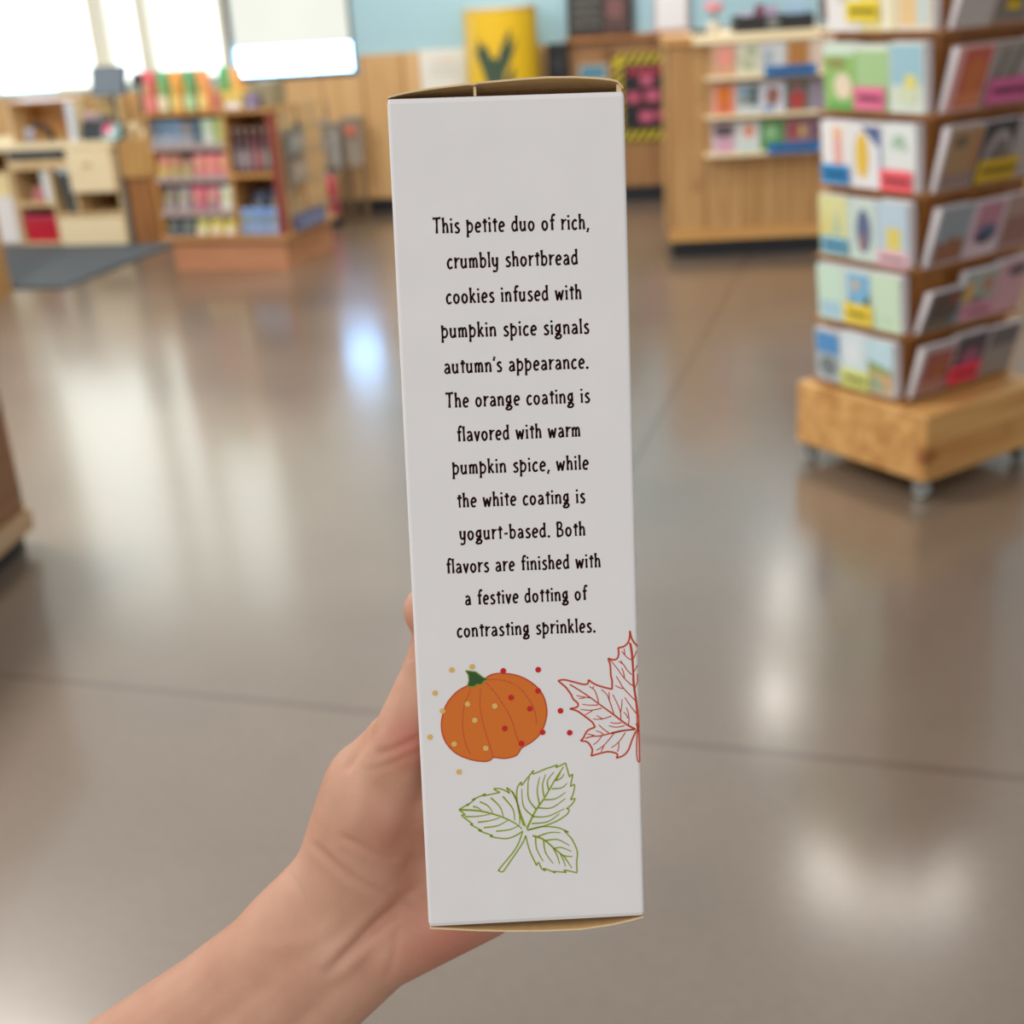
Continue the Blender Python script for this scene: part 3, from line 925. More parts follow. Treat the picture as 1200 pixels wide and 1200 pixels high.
# left bay, upper shelf
for k, (c1, c2, nm) in enumerate([((70, 84, 100), (146, 156, 172), 'slate'), ((74, 108, 138), (156, 172, 188), 'blue'), ((84, 116, 146), (150, 160, 176), 'steel blue'), ((110, 106, 112), (150, 158, 172), 'grey'), ((44, 74, 94), (90, 110, 124), 'dark teal'), ((166, 186, 162), (198, 206, 200), 'pale green'), ((140, 156, 84), (160, 172, 108), 'olive green')]):
    pack(-.008 + k * .0655, .012, .71, .062, .06, .132 - .01 * (k == 3), c1, c2, '%s packet on upper shelf of left bay' % nm, 'packet', 'packets on the upper shelf', 'packet', 'box')
for k, (c1, c2, nm) in enumerate([((206, 120, 108), (206, 190, 96), 'coral and yellow'), ((172, 110, 90), (176, 170, 96), 'brown and lime'), ((150, 108, 96), (176, 176, 104), 'dull brown'), ((214, 124, 122), (208, 130, 126), 'salmon pink'), ((222, 116, 124), (216, 134, 134), 'rose pink'), ((216, 130, 122), (206, 130, 128), 'peachy pink')]):
    pack(-.006 + k * .0762, .012, .535, .073, .06, .118 if k != 2 else .1, c1, c2, '%s packet on second shelf of left bay' % nm, 'packet', 'packets on the second shelf', 'packet', 'bag')
for k, (c1, c2, nm) in enumerate([((110, 100, 100), (150, 144, 146), 'dark grey'), ((140, 134, 140), (164, 158, 160), 'mid grey'), ((206, 88, 118), (176, 110, 126), 'magenta'), ((196, 110, 128), (150, 120, 132), 'raspberry'), ((192, 208, 190), (206, 214, 204), 'pale mint')]):
    pack(-.004 + k * .091, .012, .345, .087, .07, .135, c1, c2, '%s packet on third shelf of left bay' % nm, 'packet', 'packets on the third shelf', 'packet', 'bag')
for k, (c1, c2, nm) in enumerate([((48, 66, 88), (66, 84, 104), 'navy'), ((60, 80, 104), (80, 96, 112), 'dark blue'), ((196, 196, 112), (222, 216, 190), 'lime yellow'), ((216, 206, 96), (228, 206, 190), 'lemon yellow'), ((206, 196, 84), (230, 214, 206), 'mustard yellow')]):
    pack(-.004 + k * .091, .012, .205, .086, .07, .1, c1, c2, '%s packet on bottom shelf of left bay' % nm, 'packet', 'packets on the bottom shelf', 'packet', 'bag')
# right bay
for k, (c1, c2, nm) in enumerate([((66, 44, 50), (112, 104, 108), 'grey label'), ((60, 44, 48), (140, 128, 132), 'pale label'), ((90, 44, 54), (120, 92, 98), 'mauve label'), ((84, 40, 50), (150, 84, 88), 'red label'), ((62, 52, 54), (110, 122, 116), 'green grey label')]):
    pack(.478 + k * .0475, .02, .546, .044, .044, .24, c1, c2, 'dark bottle with %s in upper right bay' % nm, 'bottle', 'dark bottles in the upper right bay', 'bottle', 'bottle')
for k, (c1, c2, nm) in enumerate([((108, 136, 184), (132, 156, 196), 'grey blue'), ((96, 134, 196), (140, 168, 214), 'light blue'), ((88, 124, 190), (136, 160, 206), 'cornflower blue'), ((104, 132, 186), (150, 168, 204), 'pale denim blue')]):
    pack(.474 + k * .061, .008, .205, .058, .05, .15, c1, c2, '%s bag in front of lower right bay' % nm, 'snack bag', 'blue bags in the lower right bay', 'snack_bag')
for k, nm in enumerate(['taller navy bag at back left', 'taller navy bag at back right']):
    pack(.50 + k * .1, .12, .205, .09, .06, .25 - .02 * (1 - k), (52, 62, 92), (66, 74, 100), nm + ' of lower right bay', 'snack bag', 'blue bags in the lower right bay', 'snack_bag')
for k, (z, c1, c2, nm) in enumerate([(.62, (132, 142, 140), (160, 160, 156), 'grey green'), (.46, (156, 144, 132), (170, 160, 150), 'beige')]):
    o = empty('magazine', (0, 0, 0)); o.matrix_world = SHF @ Matrix.Translation((.758, .12, z + .0045)) @ Matrix.Rotation(PI / 2, 4, 'Z')
    b = MB(); b.box(0, .2, -.03, .004, 0, .13, paint(c1, .4)); b.build('magazine_pages', o)
    b = MB(); b.box(.02, .18, -.0315, -.0302, .03, .11, paint(c2, .4)); b.build('magazine_cover', o)
    tag(o, '%s magazine in wire rack at end of shelf unit' % nm, 'magazine', 'magazines in the wire rack')
o = empty('blue_carton', (0, 0, 0)); o.matrix_world = SHF @ Matrix.Translation((.752, .12, .206)) @ Matrix.Rotation(PI / 2, 4, 'Z')
b = MB(); b.box(0, .36, -.04, .0, 0, .09, paint((104, 116, 160), .5)); b.build('carton_body', o, bevel=.003)
b = MB(); b.box(.04, .32, -.0412, -.0402, .02, .07, paint((126, 138, 176), .5)); b.build('carton_print', o)
tag(o, 'low blue carton at foot of the wire rack on shelf unit', 'carton')

# ------------------------------------------------------------------ grey bins on legs by the wall
for k, (u, zc, nm, red) in enumerate([(-.25, .33, 'grey basket on legs behind shelf unit, left of pair', False), (-.105, .36, 'grey basket on legs with red label, right of pair', True)]):
    o = on_wall('basket_stand', u, 0, nm, 'basket stand', -.32, 'grey basket stands by the wall')
    g = paint((150, 140, 126), .6, .1)
    b = MB()
    z1 = zc + .30
    b.hexa([(.01, .0, zc), (.12, .0, zc), (.12, .12, zc), (.01, .12, zc), (0, -.02, z1), (.13, -.02, z1), (.13, .14, z1), (0, .14, z1)], g)
    b.build('basket', o, bevel=.006)
    b = MB(); b.box(-.004, .134, -.026, .146, z1 + .001, z1 + .012, paint((120, 116, 106), .5)); b.build('basket_rim', o)
    for px in (.02, .105):
        for py in (.01, .1):
            b = MB(); b.tube([(px, py, 0), (px, py, zc - .001)], .01, paint((126, 104, 76), .5), 8); b.build('leg', o)
    if red:
        b = MB(); b.box(.03, .10, -.032, -.023, z1 - .09, z1 - .03, paint((200, 108, 86), .5)); b.build('basket_label', o)
    else:
        b = MB(); b.box(.085, .118, -.03, -.023, z1 - .26, z1 - .02, paint((166, 170, 166), .5)); b.build('basket_label', o)
o = on_wall('fire_extinguisher', -.195, 0, 'red cylinder with black foot on floor below the grey baskets', 'fire extinguisher', -.45)
b = MB(); b.lathe([(.05, .05), (.055, .06), (.055, .27), (.04, .31), (.02, .33)], paint((186, 66, 78), .35), 20); b.build('cylinder', o, smooth=True)
b = MB(); b.lathe([(.062, 0), (.062, .035), (.05, .0495)], BLACK, 20); b.build('foot', o)
b = MB(); b.lathe([(.016, .331), (.016, .36)], BLACK, 12); b.box(-.012, .06, -.012, .012, .361, .378, BLACK); b.build('valve', o)

# ------------------------------------------------------------------ checkout stand
KA = math.atan2(-.213, .861)
CHK = Matrix.Translation((-3.269, 8.743, 0)) @ Matrix.Rotation(KA, 4, 'Z')
chk = empty('checkout_stand', (-3.269, 8.743, 0), KA)
tag(chk, 'pale wooden checkout stand with open cubbies, drawers and hutch', 'checkout stand')
pn = wood('maple_board', (238, 212, 164), (218, 184, 130), axis='Z', knots=False)
b = MB()
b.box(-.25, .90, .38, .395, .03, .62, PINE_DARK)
b.box(-.25, .90, .0, .3795, .0, .03, pn)
for xx in (-.25, .118, .40, .885):
    b.box(xx, xx + .018, .0, .3795, .0305, .625, pn)
b.box(.57, .585, .0, .3795, .2105, .345, pn)
b.box(.1365, .3995, .0, .3795, .262, .29, pn)
b.box(.1365, .3995, .0, .3795, .502, .56, pn)
b.box(.4185, .5695, .0, .3795, .502, .56, pn)
b.box(.4185, .8845, .02, .3795, .19, .21, pn)
b.build('carcass', chk)
b = MB(); b.box(-.27, .92, -.03, .62, .6255, .668, PINE_PALE); b.build('worktop', chk, bevel=.004)
b = MB(); b.box(.135, .53, -.004, .3, .572, .618, paint((56, 72, 82), .4)); b.build('keyboard_tray', chk)
b = MB(); b.box(.572, .884, -.035, -.001, .35, .622, PINE_PALE); d_ = b.build('cabinet_door', chk, bevel=.004)
b = MB(); b.tube([(.69, -.036, .525), (.695, -.05, .525), (.735, -.05, .525), (.74, -.036, .525)], .005, paint((140, 130, 104), .4), 8); b.build('door_pull', d_)
b = MB(); b.box(.43, .895, -.03, -.001, .012, .186, PINE_PALE); b.build('drawer', chk, bevel=.005)
b = MB(); b.box(.905, .93, .0, .6, .0, .62, GREY); b.build('side_board', chk)
b = MB()
b.box(.14, .60, .32, .335, .6685, .905, PINE_X); b.box(.14, .155, .08, .3195, .6685, .905, pn); b.box(.585, .60, .08, .3195, .6685, .905, pn)
b.box(.14, .60, .08, .335, .9055, .92, PINE_X)
b.build('hutch', chk)


def on_chk(name, x, y, z, label, cat, group=None, rz=0):
    o = empty(name, (0, 0, 0)); o.matrix_world = CHK @ Matrix.Translation((x, y, z)) @ Matrix.Rotation(rz, 4, 'Z')
    return tag(o, label, cat, group)


o = on_chk('shopping_basket', .145, .02, .0305, 'bright red basket in lower cubby of checkout stand', 'basket')
b = MB(); b.hexa([(.01, 0, 0), (.23, 0, 0), (.23, .28, 0), (.01, .28, 0), (0, -.01, .15), (.243, -.01, .15), (.243, .29, .15), (0, .29, .15)], paint((204, 32, 56), .35)); b.build('basket_body', o, bevel=.006)
b = MB(); b.box(-.002, .245, -.014, .292, .1505, .172, paint((196, 66, 92), .4)); b.build('basket_rim', o)
o = on_chk('white_box', -.22, -.02, .0305, 'tall white box at left foot of checkout stand', 'box')
b = MB(); b.box(0, .33, 0, .32, 0, .30, WHITE); b.build('box_body', o, bevel=.004)
b = MB(); b.box(.0, .33, -.001, .321, .301, .31, paint((230, 226, 214), .5)); b.build('box_lid', o)
o = on_chk('cardboard_carton', -.22, .0, .3415, 'pale yellow carton on top of the white box', 'carton')
b = MB(); b.box(0, .32, 0, .3, 0, .14, paint((240, 222, 168), .6)); b.build('carton_body', o)
b = MB(); b.box(.0, .32, .14, .16, .1401, .142, paint((226, 206, 150), .5)); b.build('carton_tape', o)
o = on_chk('paper_stack', .335, .02, .2905, 'white paper roll bag standing in upper cubby of checkout stand', 'paper')
b = MB(); b.hexa([(0, 0, 0), (.06, 0, 0), (.06, .2, 0), (0, .2, 0), (-.02, .01, .2), (.05, .01, .2), (.05, .18, .2), (-.02, .18, .2)], paint((226, 234, 236), .6)); b.build('paper_body', o, bevel=.008)
o = on_chk('pink_folder', .235, .03, .2905, 'small pink pad leaning in upper cubby of checkout stand', 'pad')
b = MB(); b.hexa([(0, 0, 0), (.08, 0, 0), (.08, .12, 0), (0, .12, 0), (.02, .02, .1), (.075, .02, .1), (.075, .1, .1), (.02, .1, .1)], paint((196, 120, 118), .6)); b.build('pad_sheets', o)
o = on_chk('blue_bag', .505, .01, .2105, 'blue grey bag in narrow cubby under the cabinet door', 'bag')
b = MB(); b.hexa([(0, 0, 0), (.05, 0, 0), (.05, .2, 0), (0, .2, 0), (-.02, -.02, .26), (.055, -.02, .26), (.055, .2, .26), (-.02, .2, .26)], paint((66, 80, 88), .6)); b.build('bag_body', o, bevel=.01)
b = MB(); b.box(-.03, .06, -.03, .19, .2605, .285, paint((196, 212, 224), .6)); b.build('bag_top', o, bevel=.008)
ZT = .6685
o = on_chk('hand_scanner', .36, .05, ZT, 'black curved handheld scanner on checkout top left of white card', 'scanner')
b = MB(); b.tube([(.09, 0, .012), (.085, 0, .05), (.06, 0, .085), (.02, 0, .105), (-.03, 0, .10)], .022, BLACK, 12); b.build('scanner_body', o, smooth=True)
b = MB(); b.box(-.056, -.053, -.018, .018, .084, .116, paint((80, 30, 36), .3)); b.build('scanner_window', o)
o = on_chk('paper_cup', .33, -.005, ZT, 'white paper cup below black scanner on checkout top', 'cup')
b = MB(); b.lathe([(.024, 0), (.032, .085), (.034, .09), (.03, .09), (.023, .01)], paint((222, 222, 232), .5), 18); b.build('cup_body', o, smooth=True)
b = MB(); b.lathe([(.0291, .04), (.031, .06)], paint((180, 180, 216), .5), 18, caps=False); b.build('cup_sleeve', o)
o = on_chk('white_card', .61, .0, ZT, 'tall pale blue card standing on checkout top right of hutch', 'card')
b = MB(); b.box(0, .05, .0, .02, 0, .245, paint((222, 232, 240), .5)); b.build('card_sheet', o)
o = on_chk('receipt_printer', .68, .02, ZT, 'black receipt printer on checkout top under the monitor', 'printer')
b = MB(); b.hexa([(0, 0, 0), (.15, 0, 0), (.15, .16, 0), (0, .16, 0), (.0, .03, .12), (.15, .03, .12), (.15, .16, .14), (0, .16, .14)], paint((48, 56, 64), .4)); b.build('printer_body', o, bevel=.006)
b = MB(); b.hexa([(.03, .04, .123), (.12, .04, .123), (.12, .05, .125), (.03, .05, .125), (.03, .02, .165), (.12, .02, .165), (.12, .03, .17), (.03, .03, .17)], paint((226, 196, 204), .6)); b.build('receipt', o)
o = on_chk('card_terminal', .84, -.02, ZT, 'teal screened payment terminal with red spot at right end of checkout', 'payment terminal')
b = MB(); b.hexa([(0, 0, 0), (.13, 0, 0), (.13, .08, 0), (0, .08, 0), (.0, .04, .10), (.13, .04, .10), (.13, .09, .10), (.0, .09, .10)], paint((60, 66, 70), .4)); b.build('terminal_body', o, bevel=.005)
b = MB()
nn = Vector((0, -.10, .04)).normalized()
shapes(b, [('r', .06, .06, .94, .94, (150, 206, 206)), ('e', .36, .62, .3, .34, (226, 62, 106)), ('e', .5, .45, .16, .2, (240, 236, 236))], lambda u, v, l: Vector((u * .13, v * .04, v * .10)) + nn * (l + .001))
b.build('terminal_screen', o)
o = on_chk('monitor', .69, .21, ZT, 'grey flat monitor on dark pole above the checkout top', 'monitor')
b = MB(); b.lathe([(.06, 0), (.06, .01), (.015, .014), (.015, .30)], paint((104, 96, 92), .5), 16, (.12, .06, 0)); b.build('pole', o)
b = MB(); b.hexa([(.0, .0, .255), (.255, -.03, .255), (.255, .0, .255), (.0, .03, .255), (.015, .03, .435), (.27, .0, .435), (.27, .03, .435), (.015, .06, .435)], paint((52, 58, 66), .4)); s_ = b.build('screen_housing', o)
b = MB(); b.hexa([(.01, -.003, .262), (.246, -.030, .262), (.246, -.0295, .262), (.01, -.0025, .262), (.023, .0255, .428), (.26, -.002, .428), (.26, -.0015, .428), (.023, .026, .428)], paint((120, 134, 146), .2, .1, 6)); b.build('screen', s_)
o = on_chk('tan_box', .615, .36, ZT, 'small tan box stacked behind the pale card on checkout top', 'box')
b = MB(); b.box(0, .13, 0, .12, 0, .22, paint((206, 182, 130), .6)); b.build('box_body', o)
b = MB(); b.box(-.002, .132, -.002, .122, .2205, .30, paint((214, 200, 160), .6)); b.build('box_lid', o)
o = on_chk('pole_scanner', 1.02, .25, ZT, 'small round dark scanner head on post between monitor and snack bags', 'scanner')
b = MB(); b.tube([(0, 0, 0), (0, 0, .30)], .012, paint((70, 70, 72), .4), 10); b.build('pole', o)
b = MB(); b.ball((0, 0, .345), .045, paint((58, 60, 64), .4), 14); b.build('scanner_head', o, smooth=True)

o = on_chk('side_cabinet', .945, -.01, 0, 'brown oak side cabinet between checkout stand and shelf unit', 'cabinet')
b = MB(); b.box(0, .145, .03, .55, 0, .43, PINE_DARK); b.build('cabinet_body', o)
b = MB(); b.box(-.01, .155, .0, .56, .4305, .662, wood('golden_oak', (206, 164, 98), (176, 130, 70), axis='Z', knots=False)); b.build('cabinet_top_box', o, bevel=.003)
b = MB(); b.lathe([(.03, 0), (.045, .03), (.05, .07), (.03, .10)], paint((206, 186, 142), .5), 16, (.06, .12, .6625)); b.build('ornament', o)

mt = MB(); mt.box(-1.25, 0, 0, 1.25, .001, .013, paint((82, 90, 96), .8, .12, 60))
o = mt.build('floor_mat', None, bevel=.004)
o.location = (-2.437, 7.217, 0); o.rotation_euler.z = math.atan2(-.09, .295)
tag(o, 'dark grey rubber mat on the floor before the checkout stand', 'mat')
e = MB(); e.box(-1.27, .015, -.015, -.0005, .001, .006, paint((62, 68, 74), .8)); e.build('mat_edging', o)

o = empty('bagging_counter', (-2.72, 7.2, 0)); tag(o, 'brown wooden counter end at far left beside grey mat', 'counter')
b = MB(); b.box(-.9, 0, -2.2, 0, .0, .80, wood('oak_panel', (196, 152, 88), (160, 112, 58), axis='Z')); b.build('counter_body', o)
b = MB(); b.box(-.92, .015, -2.22, .015, .8005, .835, PINE_PALE); b.build('countertop', o)

o = empty('produce_stand', (-1.388, 3.462, 0), math.atan2(-.235, -.028) + PI / 2); tag(o, 'brown wooden display stand with black toe kick cut off at left', 'display stand')
b = MB(); b.box(-.9, -.03, -1.3, -.02, .0, .054, paint((22, 30, 42), .5)); b.build('toe_kick', o)
b = MB(); b.box(-.92, 0, -1.35, 0, .0545, .115, wood('stand_rail', (206, 176, 140), (180, 146, 108), axis='Y', knots=False)); b.build('base_rail', o)
b = MB(); b.box(-.91, -.012, -1.33, -.012, .1155, .78, wood('stand_oak', (150, 104, 66), (120, 80, 48), axis='Y', knots=False)); b.build('stand_body', o)
b = MB(); b.box(-.92, 0, -1.35, 0, .7805, .82, PINE_X); b.build('stand_top', o)

# ------------------------------------------------------------------ the cookie carton
BO = Vector((-0.02867, 0.39437, 1.39158))                      # top left corner of its front face
BU = Vector((0.999277, 0.019395, -0.032692)).normalized()
BN = Vector((-0.026673, 0.970525, -0.23952)); BN = (BN - BU * BN.dot(BU)).normalized()
BV = BN.cross(BU).normalized()
if BV.z > 0:
    BV = -BV
BWID, BHEI, BDEP = .070, .2581, .030
base = BO + BV * BHEI + BU * (BWID / 2) + BN * (BDEP / 2)
box = empty('cookie_carton', (0, 0, 0))
box.matrix_world = Matrix(((BU.x, BN.x, -BV.x, base.x), (BU.y, BN.y, -BV.y, base.y), (BU.z, BN.z, -BV.z, base.z), (0, 0, 0, 1)))
tag(box, 'tall white cookie carton with printed text, pumpkin and leaves, held upright in a hand', 'box')


def card_white():
    m, nt, N, L, b = new_mat('white_carton_board')
    tc = N.new('ShaderNodeTexCoord')
    nz = N.new('ShaderNodeTexNoise'); nz.inputs['Scale'].default_value = 60; nz.inputs['Detail'].default_value = 4
    L.new(tc.outputs['Object'], nz.inputs['Vector'])
    rp = N.new('ShaderNodeValToRGB')
    rp.color_ramp.elements[0].color = srgb(233, 231, 230); rp.color_ramp.elements[1].color = srgb(240, 238, 238)
    L.new(nz.outputs['Fac'], rp.inputs[0]); L.new(rp.outputs[0], b.inputs['Base Color'])
    b.inputs['Roughness'].default_value = .42
    b.inputs['Specular IOR Level'].default_value = .4
    bp = N.new('ShaderNodeBump'); bp.inputs['Strength'].default_value = .03; bp.inputs['Distance'].default_value = .001
    L.new(nz.outputs['Fac'], bp.inputs['Height']); L.new(bp.outputs[0], b.inputs['Normal'])
    return m


CARD = card_white()
KRAFT = paint((222, 178, 120), .8, .15, 300)
CUT = paint((232, 206, 160), .8, .08, 400)
hw, hd, th = BWID / 2, BDEP / 2, .0006


def ring(o, r, n=4):
    pts = []
    for cx, cy, a0 in ((hw - r, -hd + r, -PI / 2), (hw - r, hd - r, 0), (-hw + r, hd - r, PI / 2), (-hw + r, -hd + r, PI)):
        for k in range(n + 1):
            a = a0 + PI / 2 * k / n
            pts.append((cx + (r - o) * math.cos(a), cy + (r - o) * math.sin(a)))
    return pts


b = MB()
outer, inner = ring(0, .0011), ring(th, .0011)
n = len(outer)
zz = [0, .0012, BHEI - .0014, BHEI]
rows = [[(x, y, z) for x, y in (ring(.0004, .0011) if i in (0, 3) else outer)] for i, z in enumerate(zz)]
vs = [p for r_ in rows for p in r_]
fs = [(i * n + k, i * n + (k + 1) % n, (i + 1) * n + (k + 1) % n, (i + 1) * n + k) for i in range(3) for k in range(n)]
b.add(vs, fs, CARD)
ins = [(x, y, z) for z in (0, BHEI) for x, y in inner]
b.add(ins, [(k, n + k, n + (k + 1) % n, (k + 1) % n) for k in range(n)], KRAFT)
for z, i0 in ((0, 0), (BHEI, 3)):
    e = [(x, y, z) for x, y in ring(.0004, .0011)] + [(x, y, z) for x, y in inner]
    f = [(k, (k + 1) % n, n + (k + 1) % n, n + k) for k in range(n)]
    if z == 0:
        f = [tuple(reversed(q)) for q in f]
    b.add(e, f, CARD)
body = b.build('carton_body', box)


def interp(tab, x):
    for (x0, y0), (x1, y1) in zip(tab, tab[1:]):
        if x <= x1:
            t = (x - x0) / (x1 - x0)
            return y0 + (y1 - y0) * t
    return tab[-1][1]


def flap(name, tab, z0, sgn, notch):
    """bowed end flap: hinged on the back panel, its loose front lip standing off the front edge"""
    nx, ny = 44, 10
    b = MB()
    lo, hi = [], []
    for j in range(ny + 1):
        t = j / ny                                  # 0 front lip, 1 back hinge
        for i in range(nx + 1):
            u = i / nx
            lift = interp(tab, u) * .001
            if j == 0 and notch:
                lift -= notch * max(0, 1 - abs(u - .37) / .012)
            prof = (1 - t) ** 2.6
            z = z0 + sgn * (lift * prof + .0002)
            lo.append((-hw + .0003 + u * (BWID - .0006), -hd + .0003 + t * (BDEP - .0006), z))
            hi.append((lo[-1][0], lo[-1][1], z + sgn * .00055))
    q = (nx + 1) * (ny + 1)
    f_in, f_out = [], []
    for j in range(ny):
        for i in range(nx):
            a = j * (nx + 1) + i
            c = (a, a + 1, a + nx + 2, a + nx + 1)
            f_in.append(c if sgn < 0 else tuple(reversed(c)))
            f_out.append(tuple(reversed(c)) if sgn < 0 else c)
    b.add(lo, f_in, KRAFT)
    b.add(hi, f_out, CARD)
    rim = []
    for i in range(nx):
        rim.append((i, i + 1, q + i + 1, q + i))
    for j in range(ny):
        a = j * (nx + 1)
        rim.append((a, q + a, q + a + nx + 1, a + nx + 1))
        a += nx
        rim.append((a, a + nx + 1, q + a + nx + 1, q + a))
    b.add(lo + hi, rim, CUT)
    return b.build(name, box)


fl_top = flap('top_flap', [(0, .1), (.05, .9), (.1, 1.5), (.2, 2.3), (.37, 3.3), (.55, 4.0), (.68, 4.3), (.8, 4.1), (.9, 3.5), (.96, 2.9), (.985, 2.2), (1, .6)], BHEI, 1, .0005)
fl_bot = flap('bottom_flap', [(0, .05), (.1, .8), (.2, 1.6), (.36, 2.5), (.55, 3.1), (.7, 3.2), (.85, 2.2), (.95, .9), (1, .05)], 0, -1, 0)
b = MB()
for i, (u, y) in enumerate(((.37, .0006),)):
    x = -hw + u * BWID
    b.box(x - .0004, x + .0004, -hd + .0011, -hd + .0022, BHEI + .0002, BHEI + .0030, CUT)
b.build('flap_tab', fl_top)
b = MB(); b.box(hw - .0022, hw - .0007, -hd + .0009, -hd + .0018, BHEI - .0006, BHEI + .0022, CUT); b.build('corner_fold', fl_top)

# printed artwork, digitised in millimetres
MAPLE = [[[[44.48,178.22],[46.47,178.0],[49.68,178.94],[52.52,179.79],[53.87,179.54],[54.09,178.37]],[[54.09,178.37],[55.96,179.84],[58.61,180.95],[61.46,181.8]],[[61.46,181.8],[61.53,179.13],[61.2,177.14],[61.09,174.0],[60.47,171.74]],[[60.47,171.74],[62.28,172.3],[63.44,171.77],[63.86,170.22],[63.72,168.46]],[[63.72,168.46],[65.44,168.15],[66.81,167.04],[67.51,164.93],[67.55,163.18]],[[67.55,163.18],[67.99,165.35],[68.9,167.14],[70.21,168.38]],[[44.48,178.22],[46.77,180.38],[48.42,182.82],[49.13,184.43],[50.5,185.88],[50.2,187.05],[47.88,187.53]],[[47.88,187.53],[50.35,188.44],[52.97,190.55],[54.84,192.23],[55.75,193.94]],[[55.75,193.94],[53.61,194.75],[52.62,195.89],[51.92,197.25],[51.01,198.2]],[[51.01,198.2],[53.11,198.7],[54.4,200.56],[54.64,201.77],[54.2,203.35]],[[54.2,203.35],[56.85,202.69],[59.56,202.22],[61.86,202.74],[62.61,203.38],[62.28,204.48]],[[62.28,204.48],[64.54,203.68],[66.13,201.96],[67.36,198.82],[68.58,196.09]]],[[[67.38,166.88],[67.87,170.41],[68.22,176.31],[68.2,180.24],[68.83,185.79],[69.11,190.16],[69.18,195.33]],[[67.75,167.28],[68.24,170.82],[68.37,176.31],[68.56,181.04],[69.13,186.2],[69.66,191.38],[69.56,195.35]],[[69.18,195.33],[68.8,200.09],[68.78,204.09],[69.12,205.91],[69.69,206.14]],[[69.68,195.35],[69.72,200.14],[69.74,204.14],[69.69,206.14]],[[48.14,179.58],[51.32,181.78],[54.68,184.31],[56.93,186.19]],[[68.6,195.3],[64.75,195.5],[60.88,196.19],[57.01,196.91],[54.7,196.91],[52.57,197.48]],[[68.84,193.32],[69.37,195.34],[70.11,196.57]],[[70.1,193.78],[69.17,195.53],[68.39,196.08]]],[[[56.93,186.19],[61.81,190.19],[65.57,193.36],[68.6,195.3]],[[68.6,195.3],[64.75,195.5],[60.88,196.19]]],[[[50.12,183.29],[52.4,183.88],[54.68,184.31]],[[50.86,184.32],[52.77,184.21]],[[54.22,180.54],[55.72,181.6],[56.44,183.21],[56.96,185.21],[57.01,186.2]],[[55.34,181.38],[55.63,180.61]],[[51.95,186.23],[54.23,186.65],[56.91,186.71]],[[51.32,187.89],[54.57,188.33],[58.03,187.83]],[[52.61,189.74],[53.77,189.2],[55.14,188.36]],[[58.01,181.71],[59.69,183.37],[60.76,186.18],[61.81,190.0]],[[60.48,182.62],[60.48,185.38]],[[61.6,183.46],[63.05,186.69],[63.94,189.51],[64.0,191.69]],[[64.55,185.18],[64.37,187.55],[63.94,189.51]],[[65.9,188.02],[66.42,190.03],[66.56,192.41],[66.33,193.59]],[[64.9,189.47],[65.65,190.19],[66.31,191.61]],[[55.17,191.25],[57.93,191.39],[61.03,190.55]],[[56.36,190.12],[57.56,190.97],[58.32,191.33]],[[60.59,192.59],[62.12,192.99],[64.24,192.89]],[[60.1,193.68],[62.47,194.28],[65.17,193.93]],[[64.83,169.68],[66.13,171.31],[67.25,172.26],[68.4,172.2],[69.6,169.71]],[[65.62,168.74],[65.75,170.9]],[[60.95,172.04],[63.35,175.29],[65.19,178.12],[67.05,180.18],[68.18,181.02]],[[63.8,172.88],[65.29,174.01],[66.39,175.83],[67.89,177.39]],[[64.49,172.6],[64.99,173.8]],[[64.69,175.04],[65.23,176.55],[65.49,178.33]],[[62.91,177.62],[64.0,179.64],[65.1,181.66],[68.64,185.78]],[[62.52,180.67],[64.33,181.62],[65.1,181.66]],[[65.41,184.63],[67.25,187.69],[68.92,190.07]],[[68.48,176.51],[70.06,174.43]],[[68.74,181.84],[70.06,179.54]],[[69.88,177.17],[69.67,179.52]],[[56.92,193.2],[58.23,194.58],[60.11,196.07]],[[55.98,195.14],[57.43,195.73],[58.37,196.46]],[[53.19,196.04],[55.48,196.63]],[[55.0,199.72],[56.58,198.48],[57.78,196.95]],[[55.91,201.64],[58.46,199.97],[61.64,196.34]],[[57.44,202.12],[58.46,199.97]],[[60.75,200.96],[63.11,199.21],[65.31,196.13]],[[63.11,199.21],[63.06,201.0],[62.64,202.38]]]]
